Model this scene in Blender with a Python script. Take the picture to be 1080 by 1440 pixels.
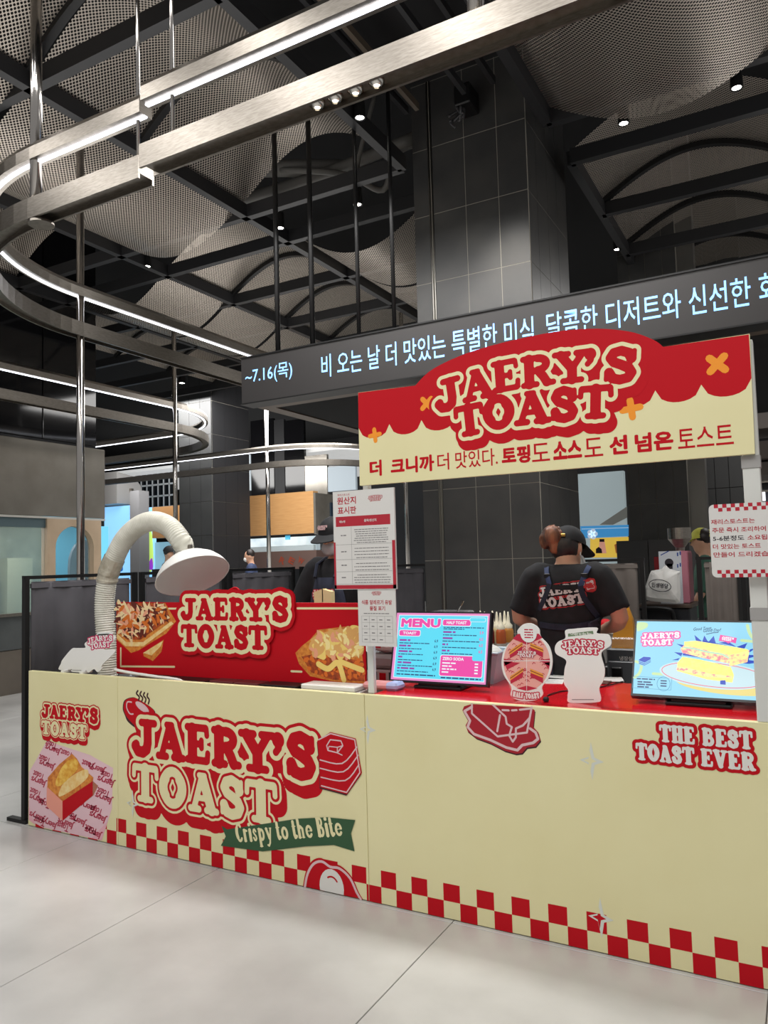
import bpy, bmesh, math, random
import numpy as np
from mathutils import Vector, Matrix, noise
from mathutils.bvhtree import BVHTree
PI = math.pi
for o in list(bpy.data.objects): bpy.data.objects.remove(o)
scene = bpy.context.scene
COL = scene.collection

# ------------------------------------------------------------------ camera
FPX, EYE = 1067.0, 1.55
def _ray(px, py): return np.array([px - 540.0, -(py - 720.0), -FPX])
_ey = _ray(1133, 773); _ey /= np.linalg.norm(_ey)
_ex = -_ray(-1391, 842); _ex -= _ey * (_ex @ _ey); _ex /= np.linalg.norm(_ex)
ROT = np.stack([_ex, _ey, np.cross(_ex, _ey)])
cd = bpy.data.cameras.new('camera'); cam = bpy.data.objects.new('camera', cd); COL.objects.link(cam)
cd.sensor_fit = 'VERTICAL'; cd.sensor_height = 36; cd.sensor_width = 27; cd.lens = 36 * FPX / 1440
M = Matrix([list(r) + [0] for r in ROT] + [[0, 0, 0, 1]]); M.translation = (0, 0, EYE)
cam.matrix_world = M; cd.clip_end = 200
scene.camera = cam
def at(px, py, Y): r = ROT @ _ray(px, py); t = Y / r[1]; return Vector((t*r[0], Y, EYE + t*r[2]))
def atz(px, py, Z): r = ROT @ _ray(px, py); t = (Z-EYE) / r[2]; return Vector((t*r[0], t*r[1], Z))
def atx(px, py, X): r = ROT @ _ray(px, py); t = X / r[0]; return Vector((X, t*r[1], EYE + t*r[2]))

# ------------------------------------------------------------------ world, lights, exposure
w = bpy.data.worlds.new('world'); scene.world = w; w.use_nodes = True
w.node_tree.nodes['Background'].inputs[0].default_value = (1.0, .98, .96, 1)
w.node_tree.nodes['Background'].inputs[1].default_value = 0.33
vs = scene.view_settings; vs.view_transform = 'Standard'; vs.look = 'None'; vs.gamma = 1; vs.exposure = 0; vs.use_curve_mapping = False
def area(name, loc, sx, sy, power, rot=(0, 0, 0), col=(1, .98, .955)):
    l = bpy.data.lights.new(name, 'AREA'); l.shape = 'RECTANGLE'; l.size = sx; l.size_y = sy; l.energy = power; l.color = col
    o = bpy.data.objects.new(name, l); COL.objects.link(o); o.location = loc; o.rotation_euler = rot; return o
def spot(name, loc, target, power, ang=60, blend=.5, rad=.05, col=(1, .95, .88)):
    l = bpy.data.lights.new(name, 'SPOT'); l.energy = power; l.spot_size = math.radians(ang); l.spot_blend = blend; l.shadow_soft_size = rad; l.color = col
    o = bpy.data.objects.new(name, l); COL.objects.link(o); o.location = loc
    o.rotation_euler = (Vector(target) - Vector(loc)).to_track_quat('-Z', 'Y').to_euler(); return o
# the mall's ceiling lighting above the aisle in front of the stall, above the stall and above the hall behind it
for k in range(7): area('aisle_ceiling_light', (-4.9 + 1.1*k, .1, 4.75), .28, 2.8, 37)
area('stall_ceiling_light', (-2.2, 4.2, 4.4), 3.4, .6, 135)
area('stall_rear_light', (-.6, 5.6, 2.86), .9, .25, 16)
area('hall_ceiling_light', (-7.5, 10.5, 4.6), 4.5, 3.0, 380)
area('hall_ceiling_light', (.2, 9.4, 4.7), 1.4, 1.4, 90)
area('kiosk_fill_light', (-9.5, 12.2, 4.9), 6.0, 1.0, 260, (.75, 0, 0))  # unseen fill, added and tilted to brighten the wooden kiosk
area('bulkhead_fill_light', (-15.5, 15.5, 4.8), 5.0, 1.0, 190, (.8, 0, 0))  # another added fill without a lamp, aimed at the pale bulkhead
area('shop_light', (-9.7, 6.2, 2.24), .9, 3.0, 60)
spot('column_downlight', (-2.02, 5.02, 5.1), (-1.93, 5.85, 3.3), 190, 44, .9)
for lx, ly, sx, sy, pw in ((-3.8, 3.6, 1.6, 2.0, 26), (-6.0, 4.4, 1.4, 1.8, 24), (.5, 4.2, 1.2, 1.6, 26), (1.0, 8.2, 1.2, 2.0, 40), (-5.4, 8.0, 2.4, 2.0, 46)): area('mesh_fill_light', (lx, ly, 3.55), sx, sy, pw*.75, (PI, 0, 0))  # added upward fill with no fixture, brightens the mesh panels

# ------------------------------------------------------------------ materials
MATS = {}
def lin(c):
    return tuple(((x/255)/12.92 if x/255 <= .04045 else ((x/255+.055)/1.055)**2.4) for x in c)
def mat(name, rgb, rough=.5, metal=0.0, emit=0, alpha=1, trans=0, spec=None, coat=0):
    if name in MATS: return MATS[name]
    m = bpy.data.materials.new(name); m.use_nodes = True
    b = m.node_tree.nodes['Principled BSDF']; c = (*lin(rgb), 1)
    b.inputs['Base Color'].default_value = c; b.inputs['Roughness'].default_value = rough; b.inputs['Metallic'].default_value = metal
    if emit: b.inputs['Emission Color'].default_value = c; b.inputs['Emission Strength'].default_value = emit
    if alpha < 1: b.inputs['Alpha'].default_value = alpha
    if trans: b.inputs['Transmission Weight'].default_value = trans
    if spec is not None: b.inputs['Specular IOR Level'].default_value = spec
    if coat: b.inputs['Coat Weight'].default_value = coat
    MATS[name] = m; return m
def nodes(m): return m.node_tree.nodes, m.node_tree.links, m.node_tree.nodes['Principled BSDF']
def noisy(name, rgb1, rgb2, scale, rough=.5, metal=0, detail=4, bump=0, stretch=None, lo=.35, hi=.65, emit=0):
    m = mat(name, rgb1, rough, metal)
    n, l, b = nodes(m)
    tc = n.new('ShaderNodeTexCoord'); tx = n.new('ShaderNodeTexNoise'); tx.inputs['Scale'].default_value = scale; tx.inputs['Detail'].default_value = detail
    src = tc.outputs['Object']
    if stretch:
        mp = n.new('ShaderNodeMapping'); mp.inputs['Scale'].default_value = stretch; l.new(src, mp.inputs[0]); src = mp.outputs[0]
    l.new(src, tx.inputs['Vector'])
    cr = n.new('ShaderNodeValToRGB'); cr.color_ramp.elements[0].position = lo; cr.color_ramp.elements[1].position = hi
    cr.color_ramp.elements[0].color = (*lin(rgb1), 1); cr.color_ramp.elements[1].color = (*lin(rgb2), 1)
    l.new(tx.outputs['Fac'], cr.inputs[0]); l.new(cr.outputs[0], b.inputs['Base Color'])
    if emit: l.new(cr.outputs[0], b.inputs['Emission Color']); b.inputs['Emission Strength'].default_value = emit
    if bump:
        bp = n.new('ShaderNodeBump'); bp.inputs['Strength'].default_value = bump; bp.inputs['Distance'].default_value = .01
        l.new(tx.outputs['Fac'], bp.inputs['Height']); l.new(bp.outputs[0], b.inputs['Normal'])
    return m
RED = mat('print_red', (190, 8, 26), .55, spec=.2)
CREAM = mat('print_cream', (232, 224, 176), .45)
OFFW = mat('print_offwhite', (226, 224, 218), .5)
WHITE = mat('white_plastic', (235, 234, 230), .35)
POSTW = mat('white_post', (212, 213, 208), .45)
GREEN = mat('print_green', (44, 84, 52), .5)
ORANGE = mat('print_orange', (244, 150, 28), .5)
PINKP = mat('print_pale_pink', (222, 190, 192), .5)
DARKP = mat('print_dark', (38, 30, 40), .5)
DKRED = mat('print_dark_red', (60, 14, 24), .5)
GREYP = mat('print_grey', (120, 118, 118), .5)
SPARK = mat('print_sparkle', (214, 218, 208), .5)
BLACK = mat('black_metal', (20, 20, 21), .45, .2)
BEAM = mat('beam_black', (34, 34, 36), .55)
VOID = mat('ceiling_black', (14, 14, 16), .9)
STEEL = noisy('brushed_steel', (134, 128, 120), (152, 146, 138), 30, .34, 1.0, stretch=(1, 1, 8))
PIPE = mat('polished_pipe', (190, 186, 182), .14, 1.0)
LED = mat('led_strip_light', (240, 244, 255), .5, emit=4)
LAMP = mat('lamp_glow', (255, 250, 240), .5, emit=22)
REDTOP = mat('red_laminate', (214, 18, 32), .18, coat=.3)
FLOORM = noisy('concrete_tile', (164, 163, 161), (212, 211, 208), 1.3, .30, detail=12, lo=.28, hi=.74)
GROUT = mat('floor_joint', (128, 124, 120), .8)
TILE = noisy('charcoal_tile', (58, 58, 58), (70, 69, 67), 3, .42, detail=6)
TGROUT = mat('tile_joint', (150, 146, 136), .8)
CLOTH = noisy('grey_cloth', (80, 78, 83), (92, 90, 95), 4, .9)
CLOTHB = noisy('brown_grey_cloth', (118, 110, 105), (130, 122, 116), 4, .9)
SKIN = mat('skin', (206, 158, 130), .55)
SHIRT = noisy('black_cotton', (20, 20, 23), (28, 28, 32), 20, .85)
NAVY = noisy('navy_apron', (28, 32, 48), (36, 41, 60), 20, .8)
STRAP = mat('navy_strap', (52, 66, 104), .7)
HAIR = noisy('brown_hair', (58, 34, 24), (150, 92, 60), 26, .5, stretch=(1, 1, .25))
DHAIR = noisy('dark_hair', (20, 16, 15), (44, 32, 28), 30, .5)
CAPM = mat('black_cap', (18, 19, 23), .8)
WOOD = noisy('pale_wood', (196, 146, 92), (206, 158, 104), 3, .5, stretch=(1, 1, 14))
WOOD2 = noisy('light_wood', (190, 166, 138), (204, 180, 152), 3, .5, stretch=(14, 1, 1))
GLASS = mat('shop_glass', (170, 190, 190), .05, 0, alpha=.28)
CLEAR = mat('clear_acrylic', (220, 228, 232), .05, 0, alpha=.25)
DUCT = noisy('duct_hose', (206, 204, 190), (222, 220, 208), 14, .45)

# perforated metal: real holes cut by transparency on a staggered lattice in metres
def perforated():
    m = mat('perforated_metal', (172, 163, 152), .4, .5); n, l, b = nodes(m)
    tc = n.new('ShaderNodeTexCoord'); mp = n.new('ShaderNodeMapping'); mp.inputs['Scale'].default_value = (32, 32, 0)
    l.new(tc.outputs['Object'], mp.inputs[0])
    ds = []
    for off in (0, .5):
        a = n.new('ShaderNodeVectorMath'); a.operation = 'ADD'; a.inputs[1].default_value = (off, off, 0); l.new(mp.outputs[0], a.inputs[0])
        f = n.new('ShaderNodeVectorMath'); f.operation = 'FRACTION'; l.new(a.outputs[0], f.inputs[0])
        s = n.new('ShaderNodeVectorMath'); s.operation = 'SUBTRACT'; s.inputs[1].default_value = (.5, .5, 0); l.new(f.outputs[0], s.inputs[0])
        k = n.new('ShaderNodeVectorMath'); k.operation = 'LENGTH'; l.new(s.outputs[0], k.inputs[0]); ds.append(k)
    mn = n.new('ShaderNodeMath'); mn.operation = 'MINIMUM'; l.new(ds[0].outputs['Value'], mn.inputs[0]); l.new(ds[1].outputs['Value'], mn.inputs[1])
    gt = n.new('ShaderNodeMath'); gt.operation = 'GREATER_THAN'; gt.inputs[1].default_value = .27; l.new(mn.outputs[0], gt.inputs[0])
    l.new(gt.outputs[0], b.inputs['Alpha'])
    return m
PERF = perforated()

# ------------------------------------------------------------------ mesh building
class MB:
    def __init__(s): s.v = []; s.f = []; s.mi = []; s.cur = 0
    def add(s, V, F):
        k = len(s.v); s.v += [tuple(p) for p in V]; s.f += [tuple(i + k for i in f) for f in F]; s.mi += [s.cur] * len(F); return s
    def box(s, x0, x1, y0, y1, z0, z1):
        V = [(x, y, z) for x in (x0, x1) for y in (y0, y1) for z in (z0, z1)]
        return s.add(V, [(0, 1, 3, 2), (4, 6, 7, 5), (0, 4, 5, 1), (2, 3, 7, 6), (0, 2, 6, 4), (1, 5, 7, 3)])
    def bbox(s, x0, x1, y0, y1, z0, z1, b=.006):      # box with chamfered edges
        c = Vector(((x0+x1)/2, (y0+y1)/2, (z0+z1)/2)); h = Vector((abs(x1-x0)/2, abs(y1-y0)/2, abs(z1-z0)/2)); b = min(b, h.x*.9, h.y*.9, h.z*.9)
        bm = bmesh.new(); bmesh.ops.create_cube(bm, size=2)
        for v in bm.verts: v.co = Vector((v.co.x*h.x, v.co.y*h.y, v.co.z*h.z)) + c
        bmesh.ops.bevel(bm, geom=list(bm.edges), offset=b, segments=1, affect='EDGES')
        bm.verts.index_update(); s.add([v.co for v in bm.verts], [[v.index for v in f.verts] for f in bm.faces]); bm.free(); return s
    def bar(s, a, b, w, h=None, up=(0, 0, 1)):        # rectangular bar from a to b
        a = Vector(a); b = Vector(b); h = h or w; d = (b - a).normalized(); u = Vector(up)
        if abs(d.dot(u)) > .99: u = Vector((0, 1, 0))
        r = d.cross(u).normalized(); u = r.cross(d).normalized()
        V = [p + r*(sx*w/2) + u*(sz*h/2) for p in (a, b) for sx in (-1, 1) for sz in (-1, 1)]
        return s.add(V, [(0, 1, 3, 2), (4, 6, 7, 5), (0, 4, 5, 1), (2, 3, 7, 6), (0, 2, 6, 4), (1, 5, 7, 3)])
    def tube(s, pts, r, seg=12, cap=True):
        pts = [Vector(p) for p in pts]; n = len(pts); rs = list(r) if hasattr(r, '__len__') else [r]*n
        V = []; F = []; prev = None
        for i, p in enumerate(pts):
            t = (pts[min(i+1, n-1)] - pts[max(i-1, 0)]).normalized()
            if prev is None:
                u = Vector((0, 0, 1)) if abs(t.z) < .9 else Vector((1, 0, 0)); u = (u - t*u.dot(t)).normalized()
            else: u = (prev - t*prev.dot(t)).normalized()
            prev = u; q = t.cross(u)
            for k in range(seg): a = 2*PI*k/seg; V.append(p + (u*math.cos(a) + q*math.sin(a))*rs[i])
        for i in range(n-1):
            for k in range(seg): k2 = (k+1) % seg; F.append((i*seg+k, i*seg+k2, (i+1)*seg+k2, (i+1)*seg+k))
        if cap: F.append(tuple(range(seg))[::-1]); F.append(tuple((n-1)*seg+k for k in range(seg)))
        return s.add(V, F)
    def lathe(s, prof, o, ax=(0, 0, 1), seg=24):      # prof: (radius, height along axis)
        ax = Vector(ax).normalized(); u = Vector((1, 0, 0)) if abs(ax.x) < .8 else Vector((0, 1, 0)); u = (u - ax*u.dot(ax)).normalized(); q = ax.cross(u); o = Vector(o)
        V = []; F = []; n = len(prof)
        for r, h in prof:
            for k in range(seg): a = 2*PI*k/seg; V.append(o + ax*h + (u*math.cos(a) + q*math.sin(a))*max(r, 1e-4))
        for i in range(n-1):
            for k in range(seg): k2 = (k+1) % seg; F.append((i*seg+k, i*seg+k2, (i+1)*seg+k2, (i+1)*seg+k))
        return s.add(V, F)
    def ellip(s, c, r, seg=20, rings=12, rot=None):
        c = Vector(c); V = []; F = []
        for i in range(rings+1):
            th = PI*i/rings
            for k in range(seg):
                a = 2*PI*k/seg; p = Vector((math.sin(th)*math.cos(a)*r[0], math.sin(th)*math.sin(a)*r[1], math.cos(th)*r[2]))
                if rot: p = rot @ p
                V.append(c + p)
        for i in range(rings):
            for k in range(seg): k2 = (k+1) % seg; F.append((i*seg+k, (i+1)*seg+k, (i+1)*seg+k2, i*seg+k2))
        return s.add(V, F)
    def sweep(s, pts, prof, closed=False):            # closed rectangular-like profile [(side, up)] along a level path
        pts = [Vector(p) for p in pts]; n = len(pts); m = len(prof); V = []; F = []
        for i, p in enumerate(pts):
            t = (pts[min(i+1, n-1)] - pts[max(i-1, 0)]); t.z = 0; t.normalize(); r = Vector((t.y, -t.x, 0))
            V += [p + r*a + Vector((0, 0, b)) for a, b in prof]
        for i in range(n-1):
            for k in range(m): k2 = (k+1) % m; F.append((i*m+k, i*m+k2, (i+1)*m+k2, (i+1)*m+k))
        F.append(tuple(range(m))); F.append(tuple((n-1)*m+k for k in range(m))[::-1])
        return s.add(V, F)
    def prism(s, poly, pl, t):                        # 2D outline extruded t behind the plane
        n = len(poly); V = [pl.p(a, b) for a, b in poly] + [pl.p(a, b, -t) for a, b in poly]
        F = [tuple(range(n)), tuple(range(2*n-1, n-1, -1))] + [(i, n+i, n+(i+1) % n, (i+1) % n) for i in range(n)]
        return s.add(V, F)
class Plane:
    def __init__(s, o, u=(1, 0, 0), v=(0, 0, 1)): s.o = Vector(o); s.u = Vector(u).normalized(); s.v = Vector(v).normalized(); s.n = s.u.cross(s.v)
    def p(s, a, b, d=0): return s.o + s.u*a + s.v*b + s.n*d
ORG = {}
def mesh_obj(name, mb, m, parent=None, smooth=False, base=None):
    V = [Vector(p) for p in mb.v]
    if parent is not None: o0 = ORG[parent.name]
    elif base is not None: o0 = Vector(base)
    else:
        o0 = Vector(((min(p.x for p in V)+max(p.x for p in V))/2, (min(p.y for p in V)+max(p.y for p in V))/2, min(p.z for p in V)))
    me = bpy.data.meshes.new(name); me.from_pydata([p - o0 for p in V], [], mb.f)
    for k in (m if isinstance(m, (list, tuple)) else [m]): me.materials.append(k)
    if isinstance(m, (list, tuple)): me.polygons.foreach_set('material_index', mb.mi)
    if smooth: me.polygons.foreach_set('use_smooth', [True]*len(me.polygons))
    me.update()
    o = bpy.data.objects.new(name, me); COL.objects.link(o)
    if parent is not None: o.parent = parent
    else: o.location = o0
    ORG[o.name] = o0
    return o
def tag(o, label, cat=None, group=None, kind=None):
    if label: o['label'] = label
    if cat: o['category'] = cat
    if group: o['group'] = group
    if kind: o['kind'] = kind
    return o
def thing(name, label, cat, loc, group=None):
    o = bpy.data.objects.new(name, None); COL.objects.link(o); o.location = Vector(loc); o.empty_display_size = .1
    ORG[o.name] = Vector(loc); return tag(o, label, cat, group)
def struct(name, mb, m, label=None, **k): o = mesh_obj(name, mb, m, **k); o['kind'] = 'structure'; return tag(o, label)
def copy_tree(o, delta, label=None, parent=None):
    c = o.copy(); COL.objects.link(c)
    if parent is None: c.location = o.location + Vector(delta)
    else: c.parent = parent
    if label: c['label'] = label
    for ch in o.children: copy_tree(ch, delta, None, c)
    return c

# ------------------------------------------------------------------ flat print: outlines, strokes, lettering
def catmull(pts, n=6, closed=True):
    pts = [tuple(p) for p in pts]; N = len(pts); out = []
    rng = range(N) if closed else range(N-1)
    for i in rng:
        g = (lambda j: np.array(pts[j % N])) if closed else (lambda j: np.array(pts[min(max(j, 0), N-1)]))
        p0, p1, p2, p3 = g(i-1), g(i), g(i+1), g(i+2)
        for k in range(n):
            t = k/n; out.append(tuple(.5*((2*p1) + (-p0+p2)*t + (2*p0-5*p1+4*p2-p3)*t*t + (-p0+3*p1-3*p2+p3)*t**3)))
    if not closed: out.append(pts[-1])
    return out
class D2:                                             # 2D drawing: vertices and faces in metres
    def __init__(s): s.v = []; s.f = []; s.over = False
    def poly(s, pts):
        pts = [tuple(map(float, p[:2])) for p in pts]
        a = sum(pts[i][0]*pts[(i+1) % len(pts)][1] - pts[(i+1) % len(pts)][0]*pts[i][1] for i in range(len(pts)))
        if a < 0: pts = pts[::-1]
        k = len(s.v); s.v += pts; s.f.append(tuple(range(k, k+len(pts)))); return s
    def rect(s, x0, y0, x1, y1): return s.poly([(x0, y0), (x1, y0), (x1, y1), (x0, y1)])
    def rrect(s, x0, y0, x1, y1, r): return s.poly(rrect(x0, y0, x1, y1, r))
    def ell(s, cx, cy, rx, ry, n=24, rot=0):
        c, q = math.cos(rot), math.sin(rot)
        return s.poly([(cx + rx*math.cos(a)*c - ry*math.sin(a)*q, cy + rx*math.cos(a)*q + ry*math.sin(a)*c) for a in [2*PI*k/n for k in range(n)]])
    def line(s, pts, w, closed=False):
        P = list(pts) + ([pts[0]] if closed else []); s.over = True
        for (x0, y0), (x1, y1) in zip(P[:-1], P[1:]):
            d = math.hypot(x1-x0, y1-y0)
            if d < 1e-7: continue
            nx, ny = -(y1-y0)/d*w/2, (x1-x0)/d*w/2
            s.poly([(x0+nx, y0+ny), (x0-nx, y0-ny), (x1-nx, y1-ny), (x1+nx, y1+ny)])
        for x, y in P:
            s.ell(x, y, w/2, w/2, 8)
        return s
    def merge(s, o, f=lambda x, y: (x, y)):
        k = len(s.v); s.v += [f(*p) for p in o.v]; s.f += [tuple(i+k for i in q) for q in o.f]; s.over |= o.over; return s
    def box(s):
        a = np.array(s.v); return a[:, 0].min(), a[:, 1].min(), a[:, 0].max(), a[:, 1].max()
def rrect(x0, y0, x1, y1, r, n=5):
    out = []
    for cx, cy, a0 in ((x1-r, y0+r, -PI/2), (x1-r, y1-r, 0), (x0+r, y1-r, PI/2), (x0+r, y0+r, PI)):
        out += [(cx + r*math.cos(a0 + PI/2*k/n), cy + r*math.sin(a0 + PI/2*k/n)) for k in range(n+1)]
    return out
STEP = .0003
def decal(name, d, pl, layer, m, parent, label=None, kind=None):
    mb = MB(); mb.v = [pl.p(a, b, STEP*layer) for a, b in d.v]; mb.f = list(d.f); mb.mi = [0]*len(d.f)
    if d.over:                                        # overlapping pieces of one print lie a hair apart
        for i, f in enumerate(d.f):
            for j in f: mb.v[j] = pl.p(*d.v[j], STEP*layer + 1e-5*(i % 28))
    o = mesh_obj(name, mb, m, parent)
    if name in FINE: kind = 'stuff'
    return tag(o, label, None, None, kind)
FINE = {'paper_lettering', 'item_notes', 'item_names', 'small_print', 'table_print', 'grid_print', 'topping_shreds', 'topping_sauce', 'topping_meat', 'topping_glaze', 'cheese_slice', 'bacon_slice', 'crumb', 'blue_marks', 'wrap_pattern', 'soda_list', 'disc_text', 'red_wedge'}
TXT = {}
def text(s, bold=0.0, space=1.0, shear=0.0):          # outline text in unit size as a D2
    key = (s, bold, space, shear)
    if key in TXT: return TXT[key]
    cu = bpy.data.curves.new('t', 'FONT'); cu.body = s; cu.offset = bold; cu.space_character = space; cu.shear = shear; cu.resolution_u = 2; cu.fill_mode = 'FRONT'
    ob = bpy.data.objects.new('t', cu); COL.objects.link(ob)
    dg = bpy.context.evaluated_depsgraph_get(); dg.update()
    me = bpy.data.meshes.new_from_object(ob.evaluated_get(dg))
    d = D2(); d.v = [(v.co.x, v.co.y) for v in me.vertices]; d.f = [tuple(p.vertices) for p in me.polygons]
    bpy.data.objects.remove(ob); bpy.data.curves.remove(cu); bpy.data.meshes.remove(me)
    TXT[key] = d; return d
BTX = {}
def btext(s, wt=.022, n=56):                          # heavy weight: the glyph shapes rasterised, grown evenly and traced again
    if (s, wt) in BTX: return BTX[(s, wt)]
    t = text(s, .0); x0, y0, x1, y1 = t.box(); c = (y1-y0)/n; p = int(wt/c)+5
    xs = x0 + c*(np.arange(int((x1-x0)/c)+2*p+2)-p); ys = y0 + c*(np.arange(n+2*p+2)-p); A = np.zeros((len(ys), len(xs)), np.float32)
    for f in t.f:
        q = [t.v[i] for i in f]
        for k in range(1, len(q)-1):
            P = np.array([q[0], q[k], q[k+1]]); lo, hi = P.min(0), P.max(0)
            i0, i1 = int((lo[0]-xs[0])/c), int((hi[0]-xs[0])/c)+2; j0, j1 = int((lo[1]-ys[0])/c), int((hi[1]-ys[0])/c)+2
            X, Y = np.meshgrid(xs[i0:i1], ys[j0:j1]); ok = np.ones(X.shape, bool); sg = np.sign((P[1][0]-P[0][0])*(P[2][1]-P[0][1])-(P[1][1]-P[0][1])*(P[2][0]-P[0][0]))
            for e in range(3):
                a, b = P[e], P[(e+1) % 3]; ok &= sg*((b[0]-a[0])*(Y-a[1])-(b[1]-a[1])*(X-a[0])) >= -1e-9
            A[j0:j1, i0:i1][ok] = 1
    r = wt/c; R = int(math.ceil(r)); B = A.copy()
    for dy in range(-R, R+1):
        for dx in range(-R, R+1):
            g = min(max(r + .5 - math.hypot(dx, dy), 0), 1)
            if g > 0: np.maximum(B, np.roll(np.roll(A, dx, 1), dy, 0)*g, out=B)
    C = (B*2 + np.roll(B, 1, 0) + np.roll(B, -1, 0) + np.roll(B, 1, 1) + np.roll(B, -1, 1))/6
    d = iso(.5 - C, xs, ys, 0.0); BTX[(s, wt)] = d; return d
def fit(d, x0, y0, x1, y1, keep=False, rot=0):        # scale a drawing into a box
    a, b, c, e = d.box(); sx = (x1-x0)/(c-a); sy = (y1-y0)/(e-b)
    if keep: sx = sy = min(sx, sy)
    cx, cy = (x0+x1)/2, (y0+y1)/2; r = D2(); co, si = math.cos(rot), math.sin(rot)
    def f(x, y):
        X = (x-(a+c)/2)*sx; Y = (y-(b+e)/2)*sy; return (cx + X*co - Y*si, cy + X*si + Y*co)
    return r.merge(d, f)
def smalltext(d, x0, x1, y, h, rng):                  # a line of print too small to read
    x = x0
    while x < x1 - h*.6:
        wd = min(rng.uniform(1.2, 4.5)*h, x1-x); d.rect(x, y, x+wd, y+h*.72); x += wd + h*.5
    return d
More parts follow.
